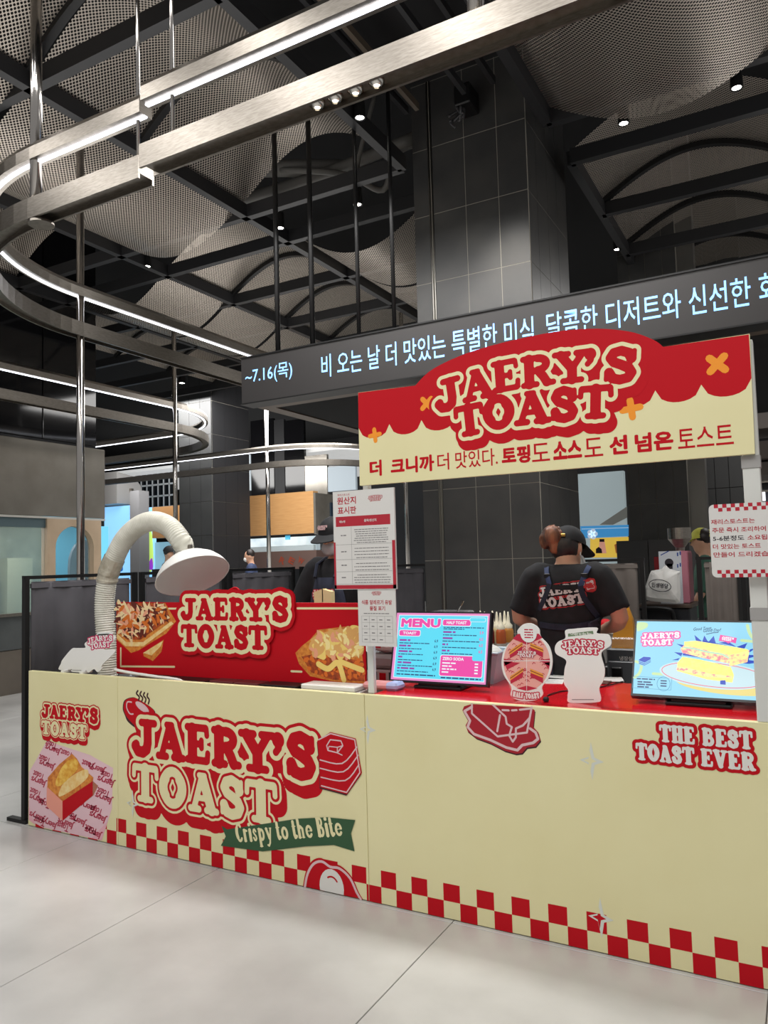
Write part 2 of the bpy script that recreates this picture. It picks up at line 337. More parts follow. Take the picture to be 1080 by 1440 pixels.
# slab lettering from strokes: every stroke is (points, radius), box 0..1
def arc(cx, cy, rx, ry, a0, a1, n=10): return [(cx + rx*math.cos(math.radians(a0+(a1-a0)*k/n)), cy + ry*math.sin(math.radians(a0+(a1-a0)*k/n))) for k in range(n+1)]
GL = {
 'J': [([(.64, .88), (.64, .38), (.6, .2), (.45, .1), (.26, .12), (.16, .25)], .125), ([(.15, .27), (.2, .3)], .1), ([(.4, .92), (.9, .92)], .075)],
 'A': [([(.46, .88), (.2, .1)], .075), ([(.5, .86), (.78, .1)], .13), ([(.34, .36), (.66, .36)], .06), ([(.08, .075), (.36, .075)], .072), ([(.62, .075), (.94, .075)], .072), ([(.38, .93), (.56, .93)], .06)],
 'E': [([(.3, .12), (.3, .88)], .135), ([(.1, .922), (.84, .922)], .07), ([(.87, .92), (.89, .74)], .052), ([(.3, .5), (.64, .5)], .062), ([(.67, .4), (.67, .6)], .05), ([(.1, .075), (.86, .075)], .07), ([(.9, .08), (.92, .28)], .056)],
 'R': [([(.27, .1), (.27, .9)], .135), ([(.1, .075), (.48, .075)], .07), ([(.1, .92), (.5, .92)], .072), (arc(.52, .71, .26, .19, 88, -90), .1), ([(.3, .5), (.54, .5)], .065), ([(.56, .47), (.68, .3), (.78, .1)], .115), ([(.74, .075), (.96, .085)], .07)],
 'Y': [([(.22, .9), (.5, .48)], .125), ([(.8, .9), (.54, .48)], .085), ([(.52, .46), (.52, .1)], .13), ([(.06, .925), (.42, .925)], .07), ([(.64, .925), (.95, .925)], .07), ([(.28, .075), (.76, .075)], .07)],
 "'": [([(.5, .7), (.52, .66)], .3), ([(.66, .6), (.56, .3), (.3, .1)], .12)],
 'S': [([(.78, .68), (.7, .84), (.5, .91), (.3, .86), (.22, .72), (.32, .59), (.52, .51), (.72, .41), (.8, .28), (.72, .14), (.5, .085), (.3, .13), (.2, .3)], .115), ([(.85, .9), (.85, .72)], .04), ([(.13, .1), (.13, .28)], .04)],
 'T': [([(.5, .12), (.5, .9)], .135), ([(.1, .91), (.9, .91)], .08), ([(.07, .9), (.06, .68)], .056), ([(.93, .9), (.94, .68)], .056), ([(.28, .075), (.72, .075)], .07)],
 'O': [(arc(.5, .5, .33, .4, 0, 360, 28), .11), (arc(.5, .5, .33, .34, -40, 40, 8), .135), (arc(.5, .5, .33, .34, 140, 220, 8), .135)],
 'H': [([(.25, .1), (.25, .9)], .12), ([(.75, .1), (.75, .9)], .12), ([(.25, .5), (.75, .5)], .065), ([(.08, .075), (.42, .075)], .07), ([(.58, .075), (.92, .075)], .07), ([(.08, .925), (.42, .925)], .07), ([(.58, .925), (.92, .925)], .07)],
 'B': [([(.27, .1), (.27, .9)], .13), ([(.1, .075), (.5, .075)], .07), ([(.1, .925), (.5, .925)], .07), (arc(.52, .73, .22, .18, 90, -90), .09), (arc(.54, .29, .27, .205, 90, -90), .1)],
 'V': [([(.22, .9), (.52, .1)], .125), ([(.8, .9), (.54, .12)], .085), ([(.06, .925), (.42, .925)], .07), ([(.64, .925), (.95, .925)], .07)],
 'L': [([(.3, .12), (.3, .88)], .135), ([(.1, .925), (.5, .925)], .07), ([(.1, .075), (.86, .075)], .07), ([(.9, .08), (.92, .32)], .056)],
 'F': [([(.3, .12), (.3, .88)], .135), ([(.1, .922), (.84, .922)], .07), ([(.87, .92), (.89, .72)], .052), ([(.3, .5), (.64, .5)], .062), ([(.1, .075), (.52, .075)], .07)],
 # lower case in the same box (x height .66, descender below 0)
 'C': [(arc(.52, .5, .36, .42, 45, 315, 18), .1), (arc(.5, .5, .34, .36, 140, 220, 8), .13), ([(.82, .92), (.82, .68)], .05)],
 'r': [([(.3, .08), (.3, .6)], .12), ([(.3, .45), (.5, .6), (.78, .56)], .09), ([(.08, .06), (.56, .06)], .06), ([(.08, .62), (.3, .62)], .06)],
 'i': [([(.5, .08), (.5, .6)], .125), ([(.2, .06), (.8, .06)], .06), ([(.2, .62), (.5, .62)], .06), ([(.5, .86), (.5, .87)], .125)],
 's': [([(.76, .5), (.6, .61), (.4, .6), (.28, .49), (.45, .37), (.68, .28), (.74, .15), (.55, .07), (.35, .08), (.2, .2)], .085)],
 'p': [([(.28, .6), (.28, -.22)], .115), ([(.08, -.25), (.5, -.25)], .06), ([(.08, .62), (.28, .62)], .06), (arc(.55, .33, .27, .25, 150, -150, 12), .1)],
 'y': [([(.22, .6), (.52, .12)], .11), ([(.82, .6), (.5, -.1), (.3, -.24), (.15, -.2)], .085), ([(.06, .62), (.42, .62)], .055), ([(.64, .62), (.95, .62)], .055)],
 't': [([(.42, .85), (.42, .2), (.55, .08), (.82, .14)], .115), ([(.1, .62), (.85, .62)], .06)],
 'o': [(arc(.5, .33, .32, .25, 0, 360, 20), .105)],
 'h': [([(.25, .08), (.25, .92)], .115), ([(.25, .45), (.5, .6), (.74, .48), (.74, .08)], .1), ([(.06, .06), (.44, .06)], .055), ([(.56, .06), (.94, .06)], .055), ([(.06, .93), (.25, .93)], .055)],
 'e': [(arc(.5, .33, .32, .25, 10, 325, 16), .1), ([(.22, .35), (.8, .35)], .055)],
}
def sdf_letters(items, X, Y):                         # items: (char, x0, x1, y0, y1, rot)
    D = np.full(X.shape, 9.0, np.float32)
    for ch, x0, x1, y0, y1, rot in items:
        cx, cy = (x0+x1)/2, (y0+y1)/2; c, s = math.cos(rot), math.sin(rot); h = y1-y0
        for pts, r in GL[ch]:
            q = []
            for a, b in pts:
                px, py = (x0 + a*(x1-x0)) - cx, (y0 + b*h) - cy; q.append((cx + px*c - py*s, cy + px*s + py*c))
            for (ax, ay), (bx, by) in zip(q[:-1], q[1:]):
                dx, dy = bx-ax, by-ay; L = dx*dx + dy*dy + 1e-12
                t = np.clip(((X-ax)*dx + (Y-ay)*dy)/L, 0, 1)
                np.minimum(D, np.hypot(X-ax-t*dx, Y-ay-t*dy) - r*h, out=D)
    return D
def iso(D, xs, ys, level):                            # filled region D < level as a D2 (marching squares, rows merged)
    d = D2(); A = D - level; ins = A < 0; full = ins[:-1, :-1] & ins[1:, :-1] & ins[:-1, 1:] & ins[1:, 1:]; anyi = ins[:-1, :-1] | ins[1:, :-1] | ins[:-1, 1:] | ins[1:, 1:]
    ny, nx = full.shape
    for j in range(ny):
        if not anyi[j].any(): continue
        i = 0
        row = full[j]; edge = anyi[j] & ~row
        idx = np.flatnonzero(np.diff(np.concatenate(([0], row.astype(np.int8), [0]))))
        for a, b in zip(idx[::2], idx[1::2]): d.rect(xs[a], ys[j], xs[b], ys[j+1])
        for i in np.flatnonzero(edge):
            c = [(xs[i], ys[j], A[j, i]), (xs[i+1], ys[j], A[j, i+1]), (xs[i+1], ys[j+1], A[j+1, i+1]), (xs[i], ys[j+1], A[j+1, i])]; P = []
            for k in range(4):
                x0, y0, v0 = c[k]; x1, y1, v1 = c[(k+1) % 4]
                if v0 < 0: P.append((x0, y0))
                if (v0 < 0) != (v1 < 0): t = v0/(v0-v1); P.append((x0+(x1-x0)*t, y0+(y1-y0)*t))
            if len(P) > 2: d.poly(P)
    return d
# the stall's logo, measured on the counter front (two level rows) and on the fascia (arched)
FLAT1 = [('J', -3.347, -3.150, .515, .712, 0), ('A', -3.157, -2.948, .515, .712, 0), ('E', -2.945, -2.774, .517, .716, 0), ('R', -2.762, -2.573, .516, .715, 0), ('Y', -2.577, -2.352, .515, .714, 0), ("'", -2.366, -2.296, .612, .716, 0), ('S', -2.290, -2.100, .512, .728, 0)]
FLAT2 = [('T', -3.340, -3.143, .268, .470, 0), ('O', -3.142, -2.935, .264, .474, 0), ('A', -2.927, -2.720, .266, .470, 0), ('S', -2.717, -2.541, .266, .472, 0), ('T', -2.543, -2.342, .268, .474, 0)]
ARC1 = [('J', -1.419, -1.277, 2.208, 2.350, .12), ('A', -1.284, -1.128, 2.238, 2.372, .1), ('E', -1.140, -1.014, 2.258, 2.392, .04), ('R', -1.012, -.866, 2.259, 2.391, 0), ('Y', -.872, -.718, 2.255, 2.385, -.03), ("'", -.742, -.692, 2.315, 2.383, -.05), ('S', -.672, -.527, 2.228, 2.368, -.1)]
ARC2 = [('T', -1.318, -1.180, 2.085, 2.222, .08), ('O', -1.190, -1.040, 2.100, 2.245, .05), ('A', -1.047, -.888, 2.104, 2.244, 0), ('S', -.894, -.768, 2.100, 2.240, -.02), ('T', -.772, -.635, 2.098, 2.230, -.06)]
def swap(row):                                        # the spelling on the cut-outs: the second and third letter change places
    (a, ax0, ax1, ay0, ay1, ar), (e, ex0, ex1, ey0, ey1, er) = row[1], row[2]
    wa, we = ax1-ax0, ex1-ex0
    return [row[0], (e, ax0, ax0+we, ay0, ay1, ar), (a, ax0+we, ax0+we+wa, ey0, ey1, er)] + row[3:]
class Logo:
    def __init__(s, r1, r2, cell, pad):
        it = r1 + r2; x0 = min(i[1] for i in it)-pad; x1 = max(i[2] for i in it)+pad; y0 = min(i[3] for i in it)-pad; y1 = max(i[4] for i in it)+pad
        s.cx, s.cy = (x0+x1)/2, (y0+y1)/2; s.w = x1-x0-2*pad; s.h = y1-y0-2*pad
        s.xs = np.arange(x0, x1+cell, cell); s.ys = np.arange(y0, y1+cell, cell); X, Y = np.meshgrid(s.xs, s.ys); s.X, s.Y = X, Y
        s.a = sdf_letters(r1, X, Y); s.b = sdf_letters(r2, X, Y); s.c = np.minimum(s.a, s.b); s.cell = cell; s.memo = {}
    def get(s, which, level, shift=None):
        k = (which, level, shift)
        if k in s.memo: return s.memo[k]
        D = {'1': s.a, '2': s.b, '12': s.c}[which]
        if shift:
            E = D.copy(); n = 6
            for q in range(1, n+1):
                ix = int(round(shift[0]*q/n/s.cell)); iy = int(round(shift[1]*q/n/s.cell)); E = np.minimum(E, np.roll(np.roll(D, ix, 1), iy, 0))
            D = E
        r = iso(D, s.xs - s.cx, s.ys - s.cy, level); s.memo[k] = r; return r
BIGL = Logo(FLAT1, FLAT2, .0055, .12)
ARCL = Logo(ARC1, ARC2, .0045, .1)
SMALL = Logo(FLAT1, FLAT2, .012, .12)
SWAPL = Logo(swap(ARC1), ARC2, .008, .1)
def put_logo(L, layers, pl, cx, cy, width, parent, layer0=1, rot=0, project=None, hscale=1):
    s = width / L.w; out = []; c, q = math.cos(rot), math.sin(rot)
    for k, (nm, which, lev, shift, m) in enumerate(layers):
        d = D2().merge(L.get(which, lev, shift), lambda x, y: (cx + s*(x*c - y*hscale*q), cy + s*(x*q + y*hscale*c)))
        o = decal(nm, d, pl, layer0 + k, m, parent); out.append(o)
        if project: project(o, .0015 + .0007*k)
    return out

# ================================================================== THE SETTING
R0 = random.Random(4)
fl = MB().box(-28, 6, -3.5, 28, -.06, -.012)
floor = struct('floor', fl, GROUT, base=(0, 0, 0))
xe = [-8.7, -7.45, -6.2, -4.95, -3.746, -2.725, -1.411, -.2, 1.0, 2.2]; ye = [-3.45, -1.75, .65, 3.05, 5.45, 7.85, 10.25]
cache = {}
for i in range(len(xe)-1):
    for j in range(len(ye)-1):
        wx, wy = xe[i+1]-xe[i]-.004, ye[j+1]-ye[j]-.004; key = (round(wx, 3), round(wy, 3))
        c = Vector(((xe[i]+xe[i+1])/2, (ye[j]+ye[j+1])/2, -.012))
        o = mesh_obj('floor_tile', MB().bbox(c.x-wx/2, c.x+wx/2, c.y-wy/2, c.y+wy/2, -.012, 0, .0015), FLOORM, floor)
far = mesh_obj('floor_tile_field', MB().box(-28, -8.704, -3.5, 28, -.012, -.001).box(-8.704, 6, 10.254, 28, -.012, -.001), FLOORM, floor); far['kind'] = 'stuff'

ceil = struct('ceiling', MB().box(-28, 6, -3.5, 28, 6.6, 6.7), VOID, base=(0, 0, 0))
ZB = 5.0
def beam(a, b, w=.075, h=.13): return mesh_obj('ceiling_beam', MB().bar((*a, ZB+h/2), (*b, ZB+h/2), w, h), BEAM, ceil)
XB = [-8.24, -6.47, -4.705, -2.94]; YF = [1.0, 3.415, 5.83]; YR = [6.53, 7.72, 8.91, 10.1, 11.3]
for x in (-8.24, -6.47, -4.705): beam((x, 1.0), (x, 11.3))
beam((-2.94, 1.0), (-2.94, 5.83)); beam((-1.625, 1.0), (-1.625, 5.83)); beam((-1.625, 6.53), (-1.625, 11.3)); beam((.14, 1.0), (.14, 5.83)); beam((.14, 6.53), (.14, 11.3))
for y in (3.415, 5.83): beam((-10, y), (-2.94, y)); beam((-1.625, y), (2, y))
for y in YR: beam((-12, y), (-3.0, y)); beam((-1.625, y), (2, y))
def wave(x, x0, x1, A): return ZB + .15 + A*math.sin(PI*(x-x0)/(x1-x0))
def bay(x0, x1, y0, y1, A):
    V = []; F = []; nx = 18
    for j, y in enumerate((y0, y1)):
        for i in range(nx+1): x = x0+(x1-x0)*i/nx; V.append((x, y, wave(x, x0, x1, A)))
    for i in range(nx): F.append((i, i+1, nx+2+i, nx+1+i))
    mesh_obj('perforated_panel', MB().add(V, F), PERF, ceil, smooth=True)
def rim(x0, x1, y, A):
    pts = [(x, y, wave(x, x0, x1, A)-.02) for x in [x0+(x1-x0)*i/18 for i in range(19)]]
    mb = MB()
    V = [];
    for p in pts: V += [(p[0], p[1]-.03, p[2]-.035), (p[0], p[1]+.03, p[2]-.035), (p[0], p[1]+.03, p[2]+.015), (p[0], p[1]-.03, p[2]+.015)]
    F = [(4*i+k, 4*i+(k+1) % 4, 4*i+4+(k+1) % 4, 4*i+4+k) for i in range(18) for k in range(4)]
    mesh_obj('panel_rim', mb.add(V, F), BLACK, ceil)
CR, VA = .42, -.34
FB = [(-10.0, -8.24, VA), (-8.24, -6.47, CR), (-6.47, -4.705, VA), (-4.705, -2.94, CR), (-1.625, .14, VA), (.14, 1.9, CR)]
for x0, x1, A in FB:
    for y0, y1 in ((1.0, 3.38), (3.45, 4.45), (4.45, 5.79)): bay(x0, x1, y0, y1, A)
    if A > 0:
        for y in (3.38, 4.45): rim(x0, x1, y, A)
for x0, x1, A in FB:
    if x0 < -4.8 or x0 > -2:
        pass
    for k in range(4): bay(x0, x1, YR[k]+.03, YR[k+1]-.03, -A)
    if A < 0:
        for y in YR[1:-1]: rim(x0, x1, y-.04, -A)
# dark service strip over the column with its two pale channel edges
mesh_obj('service_channel', MB().box(-2.9, -1.66, 1, 5.5, 5.5, 5.56), VOID, ceil)
for x in (-2.72, -2.62, -2.2, -1.95): mesh_obj('channel_strip', MB().box(x-.018, x+.018, 1.0, 5.5, 5.28, 5.34), mat('channel_bronze', (92, 82, 70), .5, .3) if x == -2.62 else BEAM, ceil)
CABLE = mat('grey_conduit', (96, 94, 90), .6)
for pts, r in (([(-4.4, 6.0, 5.5), (-3.7, 6.1, 5.3), (-3.4, 6.3, 5.15), (-3.2, 6.2, 5.4), (-2.95, 6.3, 5.5)], .03), ([(-5.2, 6.2, 5.45), (-4.1, 6.15, 5.4), (-3.0, 6.2, 5.5)], .06), ([(-3.5, 5.95, 5.1), (-3.45, 5.97, 5.4), (-3.3, 6.0, 5.9)], .02), ([(-4.6, 5.95, 5.55), (-3.8, 6.35, 5.5)], .09)):
    p3 = catmull(pts, 6, False); mesh_obj('conduit', MB().tube(p3, r, 8), CABLE, ceil, smooth=True)

# ------------------------------------------------------------------ the tiled column behind the stall
CX0, CX1, CY0, CY1 = -2.85, -1.815, 5.85, 7.03
colm = thing('tiled_column', 'tall square column clad in charcoal tiles rising behind the stall', 'column', ((CX0+CX1)/2, 6.4, 0))
mesh_obj('core', MB().box(CX0+.002, CX1-.002, CY0+.002, CY1, 0, 6.58), TGROUT, colm)
zr = [0] + [.343 + .6*k for k in range(11)] + [6.58]
xr = [CX0, -2.7, -2.662, -2.36, -2.066, CX1]
for i in range(5):
    if i == 1: continue
    for k in range(len(zr)-1): mesh_obj('tile', MB().box(xr[i]+.003, xr[i+1]-.003, CY0, CY0+.02, zr[k]+.003, zr[k+1]-.003), TILE, colm)
mesh_obj('corner_trim', MB().tube([(-2.693, CY0+.002, 0), (-2.693, CY0+.002, 6.58)], .009, 8).tube([(-2.669, CY0+.002, 0), (-2.669, CY0+.002, 6.58)], .009, 8), mat('dark_steel', (110, 108, 104), .3, 1), colm)
yr = [CY0+.02, 6.1, 6.4, 6.7, CY1]
for i in range(4):
    for k in range(len(zr)-1): mesh_obj('tile', MB().box(CX1-.02, CX1, yr[i]+.003, yr[i+1]-.003, zr[k]+.003, zr[k+1]-.003), TILE, colm)
# projector bracket on the column head
brk = thing('projector_bracket', 'small black bracket with tangled cables high on the tiled column', 'bracket', at(640, 150, 5.6))
p = at(640, 150, 5.6); mesh_obj('box', MB().bbox(p.x-.02, p.x+.12, 5.62, 5.84, p.z+.02, p.z+.2, .01), BLACK, brk)
for k in range(4):
    q = [(p.x-.02+R0.uniform(-.07, .07), 5.68+R0.uniform(-.05, .05), p.z+R0.uniform(-.12, .08)) for _ in range(5)]
    mesh_obj('cable', MB().tube(catmull(q, 6, False), .012, 6), mat('bracket_cable', (60, 60, 62), .4), brk, smooth=True)

# ------------------------------------------------------------------ stainless double rails with linear light
ZL, ZU = 3.425, 3.74
def rail(name, label, path, posts, rods, group='stainless double light rails'):
    t = thing(name, label, 'light rail', (path[0][0], path[0][1], ZL), group)
    P = lambda z: [(x, y, z) for x, y in path]
    u = .040
    mesh_obj('upper_channel', MB().sweep(P(ZU), [(-u, -.045), (u, -.045), (u, .02), (u*.6, .05), (-u*.6, .05), (-u, .02)]), STEEL, t)
    mesh_obj('light_strip', MB().sweep(P(ZU-.045), [(-.010, -.008), (.010, -.008), (.010, .001), (-.010, .001)]), LED, t)
    lw = .05
    mesh_obj('lower_channel', MB().sweep(P(ZL), [(-lw, -.055), (-lw+.012, -.055), (-lw+.012, -.03), (lw-.012, -.03), (lw-.012, -.055), (lw, -.055), (lw, .055), (-lw, .055)]), STEEL, t)
    for x, y, z0, z1, r in posts: mesh_obj('post', MB().tube([(x, y, z0), (x, y, z1)], r, 16), PIPE, t, smooth=True)
    for x, y in rods: mesh_obj('hanger_rod', MB().tube([(x, y, ZL+.05), (x, y, 5.2)], .009, 8), PIPE, t, smooth=True)
    return t
def qarc(cx, cy, r, a0, a1, n=20): return [(cx + r*math.cos(math.radians(a0+(a1-a0)*k/n)), cy + r*math.sin(math.radians(a0+(a1-a0)*k/n))) for k in range(n+1)]
rA = rail('light_rail', 'curved stainless double rail with glowing strip, rounding the corner left of the banner', [(-2.63, 2.52)] + qarc(-3.43, 3.98, 1.46, 270, 180) + [(-4.89, 11.0)], [(-3.43, 2.52, ZL+.03, 5.1, .03), (-4.89, 3.99, 0, 4.92, .03), (-4.89, 9.5, 0, 5.1, .03)], [(-2.68, 2.52)])
p = atz(58, 314, ZL-.06); mesh_obj('flange', MB().lathe([(.0, 0), (.065, 0), (.065, .012), (0, .012)], (p.x, p.y, ZL-.07), seg=20), STEEL, rA, smooth=False)
rB = rail('light_rail', 'straight stainless double rail crossing the top of the frame above the sign', [(-2.56, 2.46), (1.6, 2.46)], [], [(-2.40, 2.46)])
pp = atz(676, 36, ZL+.06); mesh_obj('post', MB().tube([(pp.x, 2.46, ZL+.05), (pp.x, 2.46, 5.2)], .03, 16), PIPE, rB, smooth=True)
SPOTM = mat('spot_reflector', (225, 222, 215), .12, 1)
for px, py in ((462, 165), (488, 157), (515, 146), (543, 134), (876, 10)):
    q = atz(px, py, ZL-.05); l = mesh_obj('rail_spotlight', MB().lathe([(.016, -.012), (.032, 0), (.032, .012), (.014, .012), (.008, .002)], (q.x, 2.46, ZL-.043), seg=16), SPOTM, rB, smooth=True)
    mesh_obj('spot_lens', MB().lathe([(0, 0), (.013, 0)], (q.x, 2.46, ZL-.05), seg=12), mat('spot_lens_glow', (255, 246, 230), .3, emit=3), l)
rC = rail('light_rail', 'stainless double rail looping back above the steel hood at far left', [(-7.36, 3.0)] + qarc(-9.0, 7.5, 1.64, 0, 90) + [(-14, 9.14)], [(-7.33, 7.5, 0, 5.1, .03)], [])
rD = rail('light_rail', 'most distant stainless double rail, bending behind the sign board edge', [(-15, 11.45)] + qarc(-8.8, 13.05, 1.6, 270, 360) + [(-7.2, 18)], [(-8.83, 11.45, 0, 5.3, .04)], [])

# ------------------------------------------------------------------ LED ticker canopy
tk = thing('led_ticker', 'long black ticker display with blue scrolling Korean letters behind the sign', 'display', (-1.5, 5.0, 2.915))
LX0, LX1, LZ0, LZ1 = -4.115, 1.6, 2.915, 3.300
mesh_obj('housing', MB().box(LX0, LX1, 5.0, 5.16, LZ0, LZ1), mat('ticker_grey', (50, 48, 48), .5), tk)
mesh_obj('edge_trim', MB().box(LX0-.01, LX1, 4.992, 5.17, LZ1, LZ1+.012).box(LX0-.01, LX1, 4.992, 5.17, LZ0-.01, LZ0), BLACK, tk)
BRZ = mat('soffit_bronze', (104, 90, 76), .45, .3)
mesh_obj('soffit_frame', MB().box(LX0, LX0+.13, 5.16, 8.4, LZ0, LZ0+.05).box(LX0+.13, LX1, 5.17, 5.3, LZ0, LZ0+.05), BRZ, tk)
mesh_obj('soffit_panel', MB().box(LX0+.13, CX0-.01, 5.3, 8.4, LZ0+.01, LZ0+.05).box(CX1+.01, LX1, 5.3, 8.4, LZ0+.01, LZ0+.05), VOID, tk)
LEDT = mat('ticker_letters', (128, 186, 255), .5, emit=1.5)
plT = Plane((0, 5.0, 0))
def tick(s, px0, py0, px1, py1, hh=.165):
    a = at(px0, py0, 5.0); b = at(px1, py1, 5.0); zc = (a.z+b.z)/2
    decal('scrolling_text', fit(text(s, .004), a.x, zc-hh/2, b.x, zc+hh/2), plT, 2, LEDT, tk)
tick('~7.16(목)', 345, 529, 411, 523, .15)
ta = text('비 오는 날 더 맛있는 특별한 미식, 달콤한 디저트와 신선한 화', .004); a0, _, a1, _ = ta.box(); pa, pb0 = at(452, 514, 5.0), at(1097, 405, 5.0); sT = (pb0.x-pa.x)/(a1-a0); zT = (pa.z+pb0.z)/2
xw = 0.0
pre = ''
for wd in '비 오는 날 더 맛있는 특별한 미식, 달콤한 디저트와 신선한 화'.split():
    td = text(wd, .004); xs0 = (text(pre + wd, .004).box()[2] - (td.box()[2]-td.box()[0])); pre += wd + ' '; b = td.box()
    decal('scrolling_text', D2().merge(td, lambda x, y: (pa.x + (xs0 - a0 + x - b[0])*sT, zT + (y-.36)*.2)), plT, 2, LEDT, tk)
for x in (-4.0, -3.6, -3.2, -2.9):
    q = {-4.0: 391, -3.6: 440, -3.2: 505, -2.9: 555}[x]; a = at(q, 490 if q < 480 else 470, 5.08)
    mesh_obj('hanger_rod', MB().tube([(a.x, 5.08, LZ1+.01), (a.x, 5.08, 5.6)], .022 if q < 480 else .017, 8), BLACK, tk, smooth=True)

# ------------------------------------------------------------------ ceiling downlights
for k, (px, py, z, lab) in enumerate(((1036, 124, 4.95, 'bright ceiling spotlight by the mesh edge at upper right'), (877, 174, 4.95, 'small ceiling spotlight tucked under the right mesh belly'), (868, 351, 5.0, 'tilted ceiling spotlight in the dark gap right of the column'), (506, 166, 5.0, 'ceiling spotlight glowing just under the straight rail'), (503, 288, 4.9, 'ceiling spotlight hanging beside the thin black rod'), (394, 321, 5.0, 'ceiling spotlight left of the thick black hanger rods'), (207, 375, 5.0, 'ceiling spotlight in the black gap left of centre'), (256, 539, 5.0, 'paired far ceiling spotlight nearer the curved rail'), (311, 534, 5.0, 'far ceiling spotlight just left of the ticker end'), (27, 551, 5.0, 'far ceiling spotlight at left, the lower of a pair'), (58, 543, 5.0, 'far ceiling spotlight at left, beside the stainless rail'), (372, 626-0, 5.0, 'tiny far spotlight above the distant rail'))):
    if k == 11: continue
    q = atz(px, py, z); t = thing('ceiling_spotlight', lab, 'spotlight', q, 'ceiling spotlights')
    sc = 1 if q.y < 9 else 1.5
    mesh_obj('can', MB().lathe([(.0, .16*sc), (.04*sc, .16*sc), (.045*sc, .0), (.034*sc, .0), (.03*sc, .01)], q, seg=14), BLACK, t, smooth=False)
    mesh_obj('lens', MB().lathe([(.0, .004), (.035*sc, .004)], q, seg=14), LAMP, t)
    if k in (0, 1, 2): mesh_obj('stem', MB().tube([(q.x, q.y, q.z+.15), (q.x, q.y, q.z+.6)], .012, 6), BLACK, t)

# ------------------------------------------------------------------ far walls of the hall
FAR = mat('far_wall_dark', (40, 40, 42), .6)
struct('wall_back', MB().box(-28, 8, 26, 26.2, 0, 6.6), FAR)
struct('wall_far_left', MB().box(-28.2, -28, -3, 26, 0, 6.6), FAR)
GLOSS = mat('gloss_black_panel', (22, 22, 24), .08)
ya, yb = 4.0, atx(148, 680, -8.8).y
wl = struct('wall_left', MB().box(-9.6, -9.0, ya, yb, 3.30, 6.55), GLOSS)
for k in range(4):
    y0 = ya + (yb-ya)*k/4; mesh_obj('panel', MB().bbox(-9.0, -8.97-.006*(k % 2), y0+.01, y0+(yb-ya)/4-.01, 3.34, 6.5, .004), GLOSS, wl)

def pbox(px0, px1, py0, py1, Y, depth, mb=None):      # box whose front face spans these picture limits at depth Y
    a = at(px0, (py0+py1)/2, Y); b = at(px1, (py0+py1)/2, Y); t = at((px0+px1)/2, py0, Y); u = at((px0+px1)/2, py1, Y)
    mb = mb or MB(); mb.box(a.x, b.x, Y, Y+depth, max(u.z, .0), t.z); return mb

# steel hood shopfront along the left
hood = thing('shop_front', 'glass shop with arched wooden doorway under a big stainless hood at left', 'shop', (-9.2, 6.2, 0))
HZ0, HZ1 = 2.27, 3.27
HOODM = noisy('hood_steel', (138, 133, 124), (154, 149, 140), 2.2, .2, .5)
mesh_obj('hood', MB().bbox(-9.9, -8.8, ya, yb, HZ0, HZ1, .01), HOODM, hood)
mesh_obj('hood_light_line', MB().box(-8.84, -8.80, ya, yb, HZ0-.03, HZ0-.004), mat('hood_line', (205, 202, 195), .4), hood)
mesh_obj('plinth', MB().box(-9.3, -8.86, ya, yb, 0, .55), noisy('plinth_steel', (120, 112, 104), (132, 124, 114), 2, .3, .7), hood)
mesh_obj('marble_base', MB().box(-9.3, -8.84, ya, yb, .56, .98), noisy('dark_marble', (70, 74, 76), (92, 96, 96), 1.5, .2, detail=8), hood)
mesh_obj('base_rail', MB().box(-8.84, -8.80, ya, yb, .98, 1.02), STEEL, hood)
yd0 = atx(65, 760, -8.82).y; yd1 = atx(141, 760, -8.82).y
mesh_obj('window_pane', MB().box(-8.86, -8.845, ya, yd0, 1.02, HZ0-.03), GLASS, hood)
mesh_obj('back_wall', MB().box(-11.0, -10.9, ya, yb+1.6, 0, HZ0), noisy('shop_back', (112, 124, 110), (150, 158, 138), 2.5, .5), hood)
for k in range(5):
    y0 = ya + .7 + k*.62
    mesh_obj('shelf_unit', MB().box(-10.8, -10.4, y0, y0+.42, .0, 1.5 + .25*((k*7) % 3)), mat('shop_unit_%d' % k, [(150, 156, 120), (120, 132, 136), (168, 170, 150), (96, 110, 112), (140, 150, 128)][k], .5), hood)
mesh_obj('header', MB().box(-8.9, -8.83, ya, yd0, 2.12, HZ0-.03), mat('teal_header', (86, 106, 112), .5), hood)
# arched doorway: frame cut as an outline with the arch left open
plD = Plane((-8.80, 0, 0), (0, 1, 0), (0, 0, 1)); yc = (yd0+yd1)/2; hw = (yd1-yd0)/2; ar = hw-.13
zs = 2.15-ar*.95
outer = [(yc-hw, 0), (yc-ar, 0), (yc-ar, zs)] + [(yc + ar*math.cos(a), zs + ar*math.sin(a)*.95) for a in [PI - PI*k/16 for k in range(1, 16)]] + [(yc+ar, zs), (yc+ar, 0), (yc+hw, 0), (yc+hw, HZ0-.03), (yc-hw, HZ0-.03)]
af = mesh_obj('arch_frame', MB().prism(outer, plD, .12), WOOD2, hood)
mesh_obj('arch_glass', MB().box(-8.90, -8.89, yc-ar, yc+ar, 0, zs+ar), mat('arch_glass', (90, 130, 140), .05, alpha=.45), af)
mesh_obj('blue_screen', MB().box(-10.2, -10.1, yc+.55, yc+1.7, .2, 2.25), mat('arch_screen_blue', (96, 178, 210), .5, emit=.7), hood)
mesh_obj('inner_arch', MB().prism([(yc+.55, 0), (yc+1.1, 0), (yc+1.1, 1.6)] + [(yc+.825+.275*math.cos(a), 1.6+.4*math.sin(a)) for a in [PI*k/10 for k in range(1, 10)]] + [(yc+.55, 1.6)], Plane((-9.6, 0, 0), (0, 1, 0)), .05), mat('arch_grey', (116, 132, 146), .4), hood)

